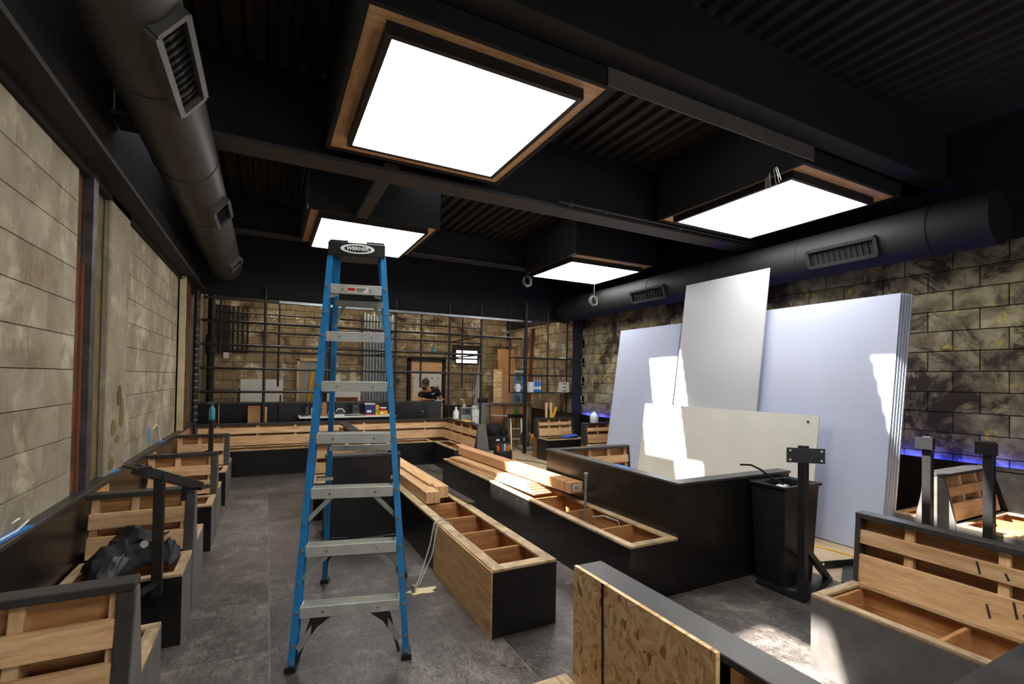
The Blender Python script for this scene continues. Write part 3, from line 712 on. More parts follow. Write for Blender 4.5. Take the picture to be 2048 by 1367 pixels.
    cap = MB().hexa([(-.172, y0, H), (.172, y0, H), (.165, y0+.19, H), (-.165, y0+.19, H), (-.172, y0+.012, zt), (.172, y0+.012, zt), (.165, y0+.178, zt), (-.165, y0+.178, zt)])
    cap = cap.xf(T).build('top_cap', 'steel_black', P, bevel=.006)
    MB().box(-.165, -.055, y0+.02, y0+.17, zt, zt+.012).xf(T).build('cap_ridge', 'steel_black', cap, bevel=.003)
    MB().box(.055, .165, y0+.02, y0+.17, zt, zt+.012).xf(T).build('cap_ridge', 'steel_black', cap, bevel=.003)
    B = T @ Matrix.Translation((0.005, y0+.0045, H+.047)) @ Matrix.Rotation(math.radians(90-7.6), 4, 'X')
    def ell(a, b, d, nm, mt):
        MB().prism([(a*math.cos(2*PI*i/40), b*math.sin(2*PI*i/40)) for i in range(40)], lambda p, q, e: (p, q, e), 0, d).xf(B).build(nm, mt, cap)
    ell(.102, .031, .0025, 'logo_ring', 'print_white'); ell(.080, .022, .0035, 'logo_field', 'print_black')
    text_mesh('WERNER', .034, 'logo_text', 'print_white', B @ Matrix.Translation((0, 0, .0045)) @ Matrix.Diagonal((.98, .92, 1, 1)), cap, shear=.15, thick=.0006, bold=.0009)
    T = T @ Matrix.Translation((.05-.044, 0, 0))
    # warning label on the top step
    z = .298*7; c = fr(0, z)
    MB().box(-.055, .068, c.y-.0045, c.y-.003, z-.046, z-.014).xf(T).build('warning_label', 'print_white', P)
    MB().box(-.052, -.008, c.y-.0055, c.y-.0045, z-.038, z-.018).xf(T).build('label_red', 'print_red', P)
    for k in range(3): MB().box(-.002, .06-.01*k, c.y-.0055, c.y-.0045, z-.024-.008*k, z-.02-.008*k).xf(T).build('label_line', 'print_black', P)
stepladder()

# ------------------------------------------------------------------ white panels
def leaning_sheet(name, y0, y1, xb, xt, z0, z1, th, mat, label, cat='panel', group=None, skew=0):
    d = Vector((xt-xb, 0, z1-z0)).normalized(); n = Vector((d.z, 0, -d.x))
    o = MB().hexa([(xb, y0, z0), (xb+n.x*th, y0, z0+n.z*th), (xb+n.x*th, y1, z0+n.z*th), (xb, y1, z0),
               (xt, y0+skew, z1), (xt+n.x*th, y0+skew, z1+n.z*th), (xt+n.x*th, y1+skew, z1+n.z*th), (xt, y1+skew, z1)]).build(name, mat)
    return tag(o, label, cat, group)
for k in range(5):
    leaning_sheet('polycarbonate_sheet', 2.30-.012*k, 3.68, 4.87+.022*k, 5.22+.022*k, .008, 2.375-.003*k, .019, 'polycarbonate' if k < 1 else ('polycarbonate_grey' if k % 2 else 'polycarbonate'),
        'front sheet of the stack of white panels nearest the steel table stand' if k == 0 else 'translucent white sheet in the stack behind the front one', 'panel', None if k == 0 else 'sheets in the white panel stack')
for k in range(3):
    leaning_sheet('polycarbonate_sheet', 4.92, 6.22, 4.87+.022*k, 5.20+.022*k, .008, 2.345, .019, 'polycarbonate',
        'front sheet of the white panels nearest the water jug' if k == 0 else 'white sheet behind the front one nearest the water jug', 'panel', None if k == 0 else 'sheets in the far white panel stack')
leaning_sheet('polycarbonate_sheet', 3.58, 4.82, 4.80, 5.18, .008, 2.86, .016, 'polycarbonate_grey', 'tallest white ribbed sheet standing above the other panels')
leaning_sheet('white_board', 2.80, 5.22, 4.66, 4.82, .004, 1.205, .012, 'white_board', 'low wide cream white board leaning in front of the ribbed sheets', 'board')
MB().cyl((4.803, 2.9, 1.14), (4.807, 2.9, 1.14), .012, n=8).build('knot', 'rust', bpy.data.objects['white_board'])

# ------------------------------------------------------------------ trash can
P = thing('trash_can', (3.6, 2.37, 0), 'tall black plastic trash can against the booth surround', 'trash can')
def ring(x0, x1, y0, y1, z): return [(x0, y0, z), (x1, y0, z), (x1, y1, z), (x0, y1, z)]
mb = MB(); o_ = ring(3.435, 3.785, 2.245, 2.475, 0); t_ = ring(3.40, 3.82, 2.215, 2.50, .75); ti = ring(3.415, 3.805, 2.23, 2.485, .75); bi = ring(3.45, 3.77, 2.26, 2.46, .02)
mb.quadmesh(o_+t_+ti+bi, [(0, 3, 2, 1)]+[(i, (i+1) % 4, 4+(i+1) % 4, 4+i) for i in range(4)]+[(4+i, 4+(i+1) % 4, 8+(i+1) % 4, 8+i) for i in range(4)]+[(8+i, 8+(i+1) % 4, 12+(i+1) % 4, 12+i) for i in range(4)]+[(12, 13, 14, 15)])
mb.build('bin_body', 'steel_black', P, bevel=.006)
rb = MB()
for a in ((3.385, 3.835, 2.20, 2.222), (3.385, 3.835, 2.494, 2.512), (3.385, 3.405, 2.222, 2.494), (3.815, 3.835, 2.222, 2.494)): rb.box(*a, .735, .757)
rb.build('rim', 'steel_black', P, bevel=.004)
MB().box(3.822, 3.835, 2.29, 2.42, .62, .735).build('handle', 'steel_black', P, bevel=.004)
rub = thing('rubbish', (3.6, 2.36, .66), 'crumpled pale rubbish heaped inside the trash can', 'rubbish')
for (x, y, z, r, m) in ((3.52, 2.33, .68, .06, 'pine_x'), (3.62, 2.38, .69, .07, 'white_plastic'), (3.70, 2.33, .68, .05, 'nylon_grey'), (3.57, 2.41, .67, .06, 'cardboard')):
    MB().blob((x, y, z), (r, r*.8, r*.6), 8, 5, jit=.25).build('scrap', m, rub)
tag(MB().tube([(3.55, 2.33, .745), (3.44, 2.36, .80), (3.36, 2.38, .86), (3.27, 2.40, .90), (3.18, 2.42, .905)], [.009, .008, .007, .007, .008], 8).build('bent_rod', 'cable_black', None, smooth=True), 'bent black rod sticking out of the trash can', 'rod')

# ------------------------------------------------------------------ steel table stands
def stand(name, x, y, h, label, plate=True, brace=True, rot=0, prot=-.7, group=None, z0=0, base=True, lean=0):
    P = thing(name, (x, y, z0), label, 'table base', group); T = Matrix.Translation((x, y, z0)) @ Matrix.Rotation(rot, 4, 'Z')
    MB().box(-.026, .026, -.026, .026, .006, h).xf(T).build('post', 'steel_black', P, bevel=.003)
    if plate:
        T2 = T @ Matrix.Rotation(prot, 4, 'Z')
        pl = MB().box(-.12, .12, -.046, -.039, h-.115, h-.012).xf(T2).build('plate', 'steel_black', P)
        for a, b in ((-.098, h-.03), (-.098, h-.095), (.098, h-.03), (.098, h-.095)): MB().cyl((a, -.0485, b), (a, -.0458, b), .007, n=8).xf(T2).build('screw_hole', 'print_white', pl)
    if base:
        MB().box(-.03, .03, -.02, .34, 0, .03).xf(T).build('foot_bar', 'steel_black', P)
        MB().bar((.0, .0, .015), (.56, .14, .015), .05, .03).xf(T).build('foot_bar', 'steel_black', P)
        if brace: MB().bar((.03, .02, .38), (.52, .13, .03), .04, .04).xf(T).build('brace', 'steel_black', P)
    return P
stand('table_stand', 3.363, 2.06, 1.085, 'black steel table stand with a drilled plate beside the trash can')
bp = thing('base_plate', (4.1, 2.1, 0), 'flat black steel plate with a drilled angle lying beside the table stand', 'plate')
MB().obox((4.26, 2.10, .006), (.24, .12, 0), (.08, -.14, 0), (0, 0, .006)).build('sheet', 'trim_black', bp)
MB().bar((4.06, 2.36, .03), (4.46, 2.26, .03), .01, .06).build('angle', 'steel_black', bp); MB().cyl((4.10, 2.342, .04), (4.102, 2.35, .04), .012, n=8).build('screw_hole', 'print_white', bp)
for x, y, lab in ((4.86, 1.95, 'steel post with an end bracket before the pine booth under the blue-lit wall'), (4.94, 1.60, 'steel post with an end bracket in front of the open seat under the blue-lit wall')):
    P = thing('table_stand', (x, y, 0), lab, 'table base')
    MB().box(x-.03, x+.03, y-.03, y+.03, .006, 1.10).build('post', 'pipe_black', P, bevel=.003)
    MB().box(x-.075, x-.03, y-.06, y+.06, 1.0, 1.095).build('bracket', 'steel_black', P); MB().box(x-.16, x+.05, y-.16, y+.16, 0, .008).build('foot_plate', 'steel_black', P)
# stand at the jacket bench (leans over the seat, T head tipped)
P = thing('table_stand', (-.49, 3.2, .4), 'black steel table stand with a slanted cross arm at the jacket bench', 'table base')
MB().box(-.525, -.478, 3.14, 3.19, .33, .985).build('post', 'steel_black', P, bevel=.003)
MB().bar((-.585, 3.06, 1.03), (-.34, 3.36, .86), .05, .05).build('arm', 'steel_black', P, bevel=.003)
MB().bar((-.62, 3.10, 1.045), (-.54, 3.02, 1.035), .07, .012).build('plate', 'steel_black', P)
MB().bar((-.36, 3.30, .86), (-.30, 3.42, .85), .09, .012).build('plate', 'steel_black', P); MB().bar((-.40, 3.27, .885), (-.41, 3.29, .80), .02, .02).build('gusset', 'steel_black', P)
MB().bar((-.50, 3.165, .40), (-.56, 3.02, .40), .03, .02).build('clamp_foot', 'steel_black', P)
P = thing('table_stand', (-.545, 6.40, .4), 'black steel table stand carrying a teal bottle', 'table base')
MB().box(-.572, -.525, 6.37, 6.42, .0, .95).build('post', 'steel_black', P, bevel=.003); MB().box(-.62, -.48, 6.33, 6.45, .95, .958).build('plate', 'steel_black', P)
MB().bar((-.555, 6.395, .66), (-.62, 6.395, .64), .03, .02).build('gusset', 'steel_black', P)
P = thing('spray_bottle', (-.545, 6.395, .958), 'teal bottle with a black base and grey nozzle standing on the steel table stand', 'bottle')
MB().lathe((-.545, 6.395, .958), [(.03, 0), (.033, .01), (.033, .05)], 14).build('base', 'steel_black', P, smooth=True)
MB().lathe((-.545, 6.395, 1.008), [(.032, 0), (.032, .11), (.02, .14), (.014, .15)], 14).build('body', 'teal', P, smooth=True)
MB().lathe((-.545, 6.395, 1.158), [(.014, 0), (.014, .03)], 10).box(-.59, -.52, 6.385, 6.405, 1.185, 1.21).build('nozzle', 'nylon_grey', P)

# ------------------------------------------------------------------ jacket on the bench
def jacket():
    P = thing('jacket', (-.68, 3.42, .4), 'crumpled black jacket lying over the open booth seat', 'jacket')
    def cloth(nm, outline, zf, mat, n=56, rings=14):
        mb = MB(); c = Vector((sum(p[0] for p in outline)/len(outline), sum(p[1] for p in outline)/len(outline)))
        k = len(outline); vs = []
        for i in range(rings+1):
            for j in range(n):
                t = j/n*k; a = outline[int(t) % k]; b = outline[(int(t)+1) % k]; q = t-int(t)
                e = Vector((a[0]+(b[0]-a[0])*q, a[1]+(b[1]-a[1])*q)); p = c+(e-c)*(max(i, .05)/rings)
                vs.append((p.x+.006*math.sin(40*p.y+i), p.y, zf(p.x, p.y, i/rings)))
        fs = [(i*n+j, i*n+(j+1) % n, (i+1)*n+(j+1) % n, (i+1)*n+j) for i in range(rings) for j in range(n)] + [tuple(range(n))]
        mb.quadmesh(vs, fs); o = mb.build(nm, mat, P, smooth=True)
        s = o.modifiers.new('thick', 'SOLIDIFY'); s.thickness = .006; return o
    rid = lambda t: 1-abs(math.sin(t))
    w = lambda x, y: .045*rid(x*13+y*7)+.03*rid(y*19-x*9+1)+.016*rid(x*31+y*23)-.045
    cloth('body', [(-.88, 3.40), (-.83, 3.29), (-.74, 3.24), (-.64, 3.30), (-.55, 3.44), (-.54, 3.56), (-.62, 3.62), (-.76, 3.61), (-.84, 3.53)], lambda x, y, r: .432+.15*(1-r**3)+w(x, y)*(1.1-.6*r), 'fabric_black')
    cloth('sleeve', [(-.82, 3.30), (-.79, 3.17), (-.73, 3.14), (-.69, 3.22), (-.63, 3.40), (-.67, 3.50), (-.75, 3.46)], lambda x, y, r: .50+.05*(1-r*r)+w(x, y)*.6-1.1*max(0, 3.30-y), 'jacket_sheen')
    cloth('collar_flap', [(-.80, 3.46), (-.70, 3.38), (-.58, 3.42), (-.50, 3.54), (-.58, 3.63), (-.74, 3.62)], lambda x, y, r: .565+.07*(1-r)+w(x, y)*.8, 'fabric_black')
    cloth('lining', [(-.55, 3.44), (-.48, 3.40), (-.44, 3.50), (-.48, 3.60), (-.56, 3.58)], lambda x, y, r: .43+.12*(1-r*r)+w(x*1.5, y*1.5)*.8, 'jacket_sheen')
    MB().cyl((-.600, 3.385, .55), (-.595, 3.36, .555), .02, n=12).build('badge', 'aluminium', P)
jacket()

# ------------------------------------------------------------------ things lying on the benches
# stacks of thin boards on the plywood-sided bench
def plank(name, p0, p1, w, h, mat, label, cat, group=None):
    c = (Vector(p0)+Vector(p1))/2
    return tag(MB().bar(p0, p1, w, h).build(name, mat), label, cat, group)
for k in range(10):
    x = 1.285+.0125*k
    plank('shelf_strip', (x, 4.12+.003*(k % 3), .452), (x-.02, 6.6, .452), .0115, .10, 'pine_y', 'pale wooden strip standing on edge in the front pack on the plywood-sided bench', 'board', 'strips in the front pack')
for k in range(10):
    x = 1.42+.0125*k
    plank('shelf_strip', (x, 4.28+.003*(k % 3), .455), (x-.02, 6.6, .455), .0115, .106, 'pine_y', 'pale wooden strip standing on edge in the set-back pack on the plywood-sided bench', 'board', 'strips in the set-back pack')
plank('wood_batten', (1.40, 4.36, .518), (1.36, 6.6, .518), .05, .018, 'pine_y', 'single pale batten lying flat on the two packs of strips', 'board')
plank('black_trim_strip', (1.655, 3.97, .409), (1.56, 6.7, .409), .07, .016, 'trim_black', 'long black trim strip lying on the rim of the plywood-sided bench', 'trim')
# boards and long carton on the black bench
for k in range(5):
    plank('flat_board', (2.42+.012*(k % 2), 4.02+.05*k, .408+.0135*k), (2.30+.012*(k % 3), 6.25-.04*k, .408+.0135*k), .20-.012*k, .012, 'pine_y', 'flat pale board in the stack on the black bench', 'board', 'flat boards on the black bench')
P = thing('long_carton', (2.52, 4.9, .42), 'long brown cardboard carton with a printed label on its end', 'carton')
a, b = Vector((2.565, 3.66, .528)), Vector((2.42, 6.15, .535))
MB().bar(a, b, .15, .10).build('box', 'cardboard', P, bevel=.004)
d = (b-a).normalized(); s_ = Vector((d.y, -d.x, 0)); up = s_.cross(d)
lab = MB().obox(a-d*.0015+up*.0, s_*.045, up*.03, d*.001).build('label', 'print_white', P)
for k in range(4): MB().obox(a-d*.0035+up*(.018-.011*k), s_*(.036-.006*(k % 2)), up*.0025, d*.001).build('print_line', 'print_grey', lab)
MB().obox(a+d*.09, s_*.0765, up*.0512, d*.003).build('flap_edge', 'brown_box', P)
MB().bar((2.46, 6.14, .57), (2.40, 6.28, .60), .12, .004).build('open_flap', 'cardboard', P)
P = thing('conduit_stub', (2.44, 3.36, 0), 'upright galvanised conduit stub rising from an open compartment', 'pipe')
MB().cyl((2.44, 3.36, .025), (2.455, 3.37, .715), .011, n=10).build('pipe', 'galvanised', P, smooth=True); MB().cyl((2.455, 3.37, .70), (2.455, 3.37, .725), .018, n=10).build('cap', 'galvanised', P, smooth=True)
tag(MB().tube([(2.44, 3.3, .30), (2.40, 3.2, .40), (2.44, 3.1, .43), (2.52, 3.02, .40), (2.55, 3.0, .28)], .006, 6).build('cable', 'cable_grey', None, smooth=True), 'pale cable looping out of the compartment beside the conduit stub', 'cable')
tag(MB().tube([(1.31, 3.62, .25), (1.295, 3.62, .39), (1.27, 3.61, .412), (1.20, 3.585, .412), (1.175, 3.575, .395), (1.14, 3.55, .25), (1.02, 3.42, .05), (.96, 3.36, .012), (1.02, 3.40, .03), (1.13, 3.47, .2), (1.175, 3.50, .39), (1.20, 3.50, .412), (1.27, 3.5, .412), (1.295, 3.5, .39), (1.31, 3.5, .25)], .005, 6).build('cable', 'cable_grey', None, smooth=True), 'pale cable hanging over the plywood side of the bench to the floor', 'cable')
P = thing('floor_conduit', (.955, 3.34, 0), 'cable stub in a chipped hole of the floor beside the ladder', 'conduit')
MB().lathe((.955, 3.34, 0), [(.016, 0), (.016, .05), (.012, .055)], 10).build('stub', 'galvanised', P); MB().prism([(.1*math.cos(2*PI*i/14)*(1+.3*math.sin(i*2.3)), .055*math.sin(2*PI*i/14)*(1+.3*math.sin(i*1.7))) for i in range(14)], lambda p, q, e: (1.02+p, 3.34+q, e), 0, .003).build('patch', 'plaster', P)

# ------------------------------------------------------------------ tapes and wires on the left ledge
for x, y, l, lab in ((-1.0, 2.92, .14, 'strip of blue tape holding a white wire on the ledge near the street end'), (-1.0, 4.5, .07, 'folded blue tape on the ledge below the peeling pilaster'), (-1.0, 6.3, .07, 'small blue tape on the ledge past the pilaster')):
    tag(MB().obox((x, y, .7925), (.012, l, 0), (.022, -.004, 0), (0, 0, .002)).build('tape', 'blue_tape'), lab, 'tape')
tag(MB().box(XL+.026, XL+.03, 5.80, 5.86, .84, .99).build('tape', 'blue_tape'), 'upright strip of blue tape stuck on the pale block wall', 'tape')
tag(MB().tube([(-1.0, 2.75, .80), (-.99, 2.95, .80), (-.985, 3.05, .82), (-1.02, 3.06, .83), (-1.03, 2.98, .82)], .005, 6).build('wire', 'white_plastic', None, smooth=True), 'white wire bent over the ledge beside the blue tape', 'wire')
tag(MB().tube([(-1.015, 5.95, .96), (-1.01, 6.1, .99), (-1.01, 6.25, .95), (-1.01, 6.3, .85), (-1.0, 6.3, .80)], .005, 6).build('wire', 'white_plastic', None, smooth=True), 'white wire arching on the pale block wall between two tapes', 'wire')

# ------------------------------------------------------------------ hanging wires under the skylights
def coil(c, r, n, label, drop):
    c = Vector(c); pts = [c+Vector((0, 0, drop)), c+Vector((.01, 0, drop*.5))]
    for i in range(n*14): a = 2*PI*i/14; q = 1+.22*math.sin(i*.37); pts.append(c+Vector((r*q*math.sin(a)*.85, .03*math.sin(i*.7), -r+r*q*math.cos(a))))
    tag(MB().tube(pts, .0032, 5).build('wire_coil', 'wire_grey', None, smooth=True), label, 'wire')
coil((3.96, 7.2, 3.30), .085, 4, 'coil of grey wire hanging at the corner of a skylight box', .05)
coil((5.26, 7.05, 3.06), .085, 3, 'loops of pale wire dangling below the skylight box nearest the rack', .29)
for k in range(1):
    mb = MB()
    for q in range(9):
        a = random.uniform(-.09, .09); mb.tube([(3.89, 2.66+a*.3, 3.42), (3.87+a*.4, 2.66+a, 3.35), (3.86+a*.6, 2.64+a*1.4, 3.28-random.uniform(0, .08))], .003, 4)
    tag(mb.build('wire_bundle', 'cable_black'), 'bundle of frayed black wires hanging in front of a skylight box', 'wire')
mb = MB()
for q in range(7):
    a = random.uniform(-.1, .1); mb.tube([(5.47, 2.5+a*.5, 3.40), (5.52+a*.4, 2.46+a, 3.32), (5.6+a*.6, 2.42+a*1.4, 3.30-random.uniform(0, .05))], .003, 4)
tag(mb.build('wire_bundle', 'cable_black'), 'frayed black wires splayed beside the skylight above the white panels', 'wire')

# ------------------------------------------------------------------ pipe rack
P = thing('pipe_rack', (2, 8.7, 0), 'black steel pipe shelving frame standing behind the corner bench', 'rack')
YR, YR2 = 8.78, 10.6
for x in (-.04, .99, 2.09, 3.13, 3.80):
    MB().cyl((x, YR, 0), (x, YR, 2.95), .022, n=10).build('post', 'pipe_black', P, smooth=True)
for z, a, b in ((2.36, -.92, 4.70), (1.99, -.92, 3.8), (1.62, -.92, 3.8), (1.25, -.92, 1.0)):
    MB().cyl((a, YR-.03, z), (b, YR-.03, z), .021, n=8).build('bar', 'pipe_black', P, smooth=True)
MB().box(-.9, 4.95, YR-.04, YR-.0, 2.70, 2.735).build('top_bar', 'pipe_black', P)
MB().box(.16, 4.9, YR-.06, YR-.04, 2.705, 2.745).build('light_channel', 'galvanised', P)
for x in (-.8, .2, 1.15, 2.35, 3.1, 4.1): MB().cyl((x, YR2, 1.3 if x != -.8 else 1.9), (x, YR2, 3.1), .02, n=8).build('post', 'pipe_black', P, smooth=True)
for z in (2.72, 2.36, 1.98): MB().cyl((-1.0, YR2, z), (4.6, YR2, z), .018, n=8).build('bar', 'pipe_black', P, smooth=True)
for x in (-.04, 2.09, 3.8):
    for z in (2.36, 1.99): MB().cyl((x, YR, z), (x, YR2, z), .014, n=8).build('cross_bar', 'pipe_black', P, smooth=True)
P = thing('chain_post', (-1.0, 8.75, 0), 'thick knobbly black pipe at the end of the pale block wall', 'pipe')
MB().cyl((-.985, 8.85, 0), (-.985, 8.85, 3.1), .042, n=12).build('pipe', 'pipe_black', P, smooth=True)
for k in range(22): MB().cyl((-.985, 8.85, .8+k*.1), (-.985, 8.85, .83+k*.1), .05, .044, 10).build('collar', 'steel_dirty', P, smooth=True)
P = thing('shelf_rack', (5.3, 8.72, 0), 'black pipe shelf unit with supplies in front of the grey block wall', 'rack')
MB().box(4.71, 4.765, 8.62, 8.67, 0, 3.1).build('post', 'pipe_black', P)
MB().box(4.768, 4.785, 8.62, 8.67, 0, .72).build('post_edge', 'galvanised', P)
for x in (4.50, 5.42, 5.92):
    z0 = 1.23 if x < 5.5 else .8
    MB().cyl((x, 8.9, z0), (x, 8.9, 3.0), .018, n=8).build('post', 'pipe_black', P, smooth=True)
for z in (1.95, 1.59, 1.225):
    MB().box(4.48, 5.93, 8.70, 8.72, z, z+.025).build('rail', 'pipe_black', P); MB().box(4.48, 5.93, 8.88, 8.90, z, z+.025).build('rail', 'pipe_black', P)
MB().box(4.48, 5.93, 8.72, 8.88, 1.235, 1.247).build('shelf', 'galvanised', P)
P = thing('steel_column', (5.86, 8.45, 0), 'black steel column at the corner of the stained block wall', 'column')
MB().box(5.74, 5.96, 8.40, 8.42, .0, 3.0).build('flange', 'ceiling_dark', P); MB().box(5.84, 5.86, 8.42, 8.56, 0, 3.0).build('web', 'ceiling_dark', P)
P = thing('wall_conduit', (5.95, 9.15, 0), 'pale conduit with an outlet box on the grey block wall', 'conduit')
MB().cyl((5.93, 9.2, .8), (5.93, 9.2, 2.9), .013, n=8).build('pipe', 'galvanised', P, smooth=True); MB().box(5.9, 5.97, 9.1, 9.3, 1.2, 1.25).build('outlet_box', 'white_plastic', P)
# supplies on the shelf unit
ZS = 1.248
P = thing('plastic_tub', (4.93, 8.8, ZS), 'white plastic tub on the pipe shelf', 'tub')
MB().lathe((4.95, 8.8, ZS), [(.065, 0), (.075, .20)], 16).build('body', 'white_plastic', P, smooth=True); MB().lathe((4.95, 8.8, ZS+.2), [(.08, 0), (.08, .015)], 16).build('lid', 'white_plastic', P, smooth=True)
for i, x in enumerate((5.05, 5.115, 5.18)):
    P = thing('caulk_tube', (x, 8.8, ZS), 'blue caulk tube with a white nozzle on the pipe shelf', 'caulk tube', 'caulk tubes on the pipe shelf')
    MB().lathe((x, 8.8, ZS), [(.027, 0), (.027, .21), (.02, .222)], 12).build('barrel', 'bright_blue', P, smooth=True); MB().lathe((x, 8.8, ZS+.222), [(.012, 0), (.004, .10)], 8).build('nozzle', 'white_plastic', P, smooth=True)
    MB().lathe((x, 8.8, ZS+.06), [(.0278, 0), (.0278, .06)], 12).build('band', 'white_plastic', P, smooth=True)
for k in range(3):
    P = thing('small_carton', (5.78, 8.8, ZS+.075*k), 'small white carton, %s of the stack at the end of the pipe shelf' % ('bottom', 'middle', 'top')[k], 'carton')
    MB().box(5.67+.01*k, 5.89-.005*k, 8.73, 8.87, ZS+.075*k, ZS+.072+.075*k).build('box', 'white_board', P); MB().box(5.70, 5.80, 8.7285, 8.7295, ZS+.02+.075*k, ZS+.05+.075*k).build('print_patch', 'print_grey', P)
tag(MB().box(4.60, 4.70, 8.76, 8.84, ZS, ZS+.18).build('supply_bottle', 'white_board', bevel=.02), 'pale square bottle at the open end of the pipe shelf', 'bottle')
tag(MB().blob((5.75, 8.80, 1.99), (.09, .06, .02), 10, 5, jit=.15).build('crumpled_wrap', 'white_plastic'), 'crumpled white wrap lying on the top pipe shelf rail', 'wrap')

# ------------------------------------------------------------------ bar counter
P = thing('bar_counter', (1.1, 9.6, 0), 'long black bar counter front behind the folding table', 'counter')
for a, b in ((-1.03, -.71), (-.70, .80), (.805, 2.32), (2.325, 2.93), (2.935, 3.22)): MB().box(a, b, 9.45, 9.47, 0, 1.02).build('front_panel', 'black', P)
MB().box(-1.03, 3.23, 9.44, 9.9, 1.02, 1.035).build('counter_top', 'trim_black', P); MB().box(3.22, 3.24, 9.45, 9.9, 0, 1.02).build('end_panel', 'pine_z', P)
MB().box(-.712, -.70, 9.44, 9.45, 0, 1.02).build('seam_strip', 'pine_z', P)
MB().cyl((2.82, 9.449, .84), (2.82, 9.44, .84), .012, n=8).build('knob', 'white_plastic', P)
P = thing('folding_table', (1.4, 9.2, 0), 'white folding table loaded with tools behind the corner bench', 'table')
MB().box(.50, 2.16, 8.90, 9.40, .785, .815).build('table_top', 'white_plastic', P, bevel=.01)
for x in (.62, 2.04):
    for y in (8.98, 9.32): MB().cyl((x, y, 0), (x, y, .785), .014, n=8).build('leg', 'nylon_grey', P, smooth=True)
ZT = .8155
def can(x, y, r, h, body, capm, name, label, group=None):
    P = thing(name, (x, y, ZT), label, 'can', group); MB().lathe((x, y, ZT), [(r, 0), (r, h*.7), (r*.7, h*.76)], 14).build('body', body, P, smooth=True); MB().lathe((x, y, ZT+h*.76), [(r*.75, 0), (r*.75, h*.22), (r*.6, h*.24)], 12).build('cap', capm, P, smooth=True); return P
can(.64, 9.1, .035, .22, 'nylon_grey', 'steel_black', 'spray_can', 'grey spray can with a black cap on the folding table')
can(.735, 9.05, .035, .2, 'white_plastic', 'steel_black', 'spray_can', 'white spray can with a black cap on the folding table')
P = thing('carton', (.86, 9.15, ZT), 'plain brown carton behind the spray cans on the folding table', 'carton'); MB().box(.79, .96, 9.08, 9.28, ZT, ZT+.22).build('box', 'cardboard', P); MB().box(.865, .885, 9.075, 9.08, ZT, ZT+.22).build('tape', 'brown_box', P)
tag(MB().box(.545, .59, 9.0, 9.12, ZT, ZT+.05).build('glue_box', 'steel_black', bevel=.008), 'small black box at the corner of the folding table', 'box')
P = thing('tape_roll', (1.03, 9.0, ZT), 'white tape roll standing on the folding table', 'tape')
mb = MB(); n = 20
for i in range(n):
    a, b = 2*PI*i/n, 2*PI*(i+1)/n
    mb.hexa([(1.03+.024*math.cos(a), 8.98, ZT+.055+.024*math.sin(a)), (1.03+.055*math.cos(a), 8.98, ZT+.055+.055*math.sin(a)), (1.03+.055*math.cos(b), 8.98, ZT+.055+.055*math.sin(b)), (1.03+.024*math.cos(b), 8.98, ZT+.055+.024*math.sin(b)),
             (1.03+.024*math.cos(a), 9.02, ZT+.055+.024*math.sin(a)), (1.03+.055*math.cos(a), 9.02, ZT+.055+.055*math.sin(a)), (1.03+.055*math.cos(b), 9.02, ZT+.055+.055*math.sin(b)), (1.03+.024*math.cos(b), 9.02, ZT+.055+.024*math.sin(b))])
mb.build('roll', 'white_plastic', P)
P = thing('power_planer', (1.15, 9.05, ZT), 'small silver power tool with a looped handle on the folding table', 'power tool')
MB().box(1.10, 1.26, 9.0, 9.08, ZT, ZT+.03).build('shoe', 'aluminium', P); MB().box(1.12, 1.23, 9.01, 9.07, ZT+.03, ZT+.075).build('body', 'nylon_grey', P, bevel=.01); MB().tube([(1.12, 9.04, ZT+.07), (1.14, 9.04, ZT+.12), (1.22, 9.04, ZT+.12), (1.26, 9.04, ZT+.06)], .013, 8).build('handle', 'aluminium', P, smooth=True)
P = thing('router_tool', (1.46, 9.1, ZT), 'grey router with two curled grips on the folding table', 'power tool')
MB().lathe((1.46, 9.1, ZT), [(.10, 0), (.10, .02), (.07, .03)], 16).build('base', 'aluminium', P, smooth=True); MB().box(1.40, 1.52, 9.05, 9.15, ZT+.03, ZT+.19).build('motor', 'nylon_grey', P, bevel=.02); MB().box(1.43, 1.49, 9.045, 9.05, ZT+.08, ZT+.13).build('window', 'steel_black', P)
for s in (-1, 1): MB().tube([(1.46+s*.04, 9.1, ZT+.18), (1.46+s*.06, 9.1, ZT+.23), (1.46+s*.09, 9.1, ZT+.235), (1.46+s*.10, 9.1, ZT+.20)], .012, 8).build('grip', 'nylon_grey', P, smooth=True)
tag(MB().tube([(1.36, 9.05, ZT+.01), (1.25, 8.95, ZT+.012), (1.4, 8.93, ZT+.012), (1.6, 8.97, ZT+.014), (1.62, 9.04, ZT+.07), (1.56, 9.05, ZT+.03)], .008, 6).build('tangled_cord', 'cable_black', None, smooth=True), 'dark power cord tangled around the router on the folding table', 'cord')
P = thing('product_box', (1.71, 9.1, ZT), 'dark blue product box with a red base band on the folding table', 'box'); MB().box(1.62, 1.80, 9.05, 9.2, ZT+.022, ZT+.19).build('box', 'navy', P); MB().box(1.62, 1.80, 9.05, 9.2, ZT, ZT+.02).build('base_band', 'red', P); MB().box(1.62, 1.80, 9.05, 9.2, ZT+.192, ZT+.215).build('top_band', 'white_plastic', P); MB().box(1.65, 1.73, 9.046, 9.049, ZT+.05, ZT+.09).build('print_patch', 'print_white', P)
P = thing('product_box', (1.84, 9.1, ZT), 'narrow yellow box beside the dark blue box', 'box'); MB().box(1.81, 1.87, 9.06, 9.16, ZT, ZT+.18).build('box', 'yellow', P); MB().box(1.825, 1.855, 9.056, 9.059, ZT+.05, ZT+.10).build('print_patch', 'green', P)
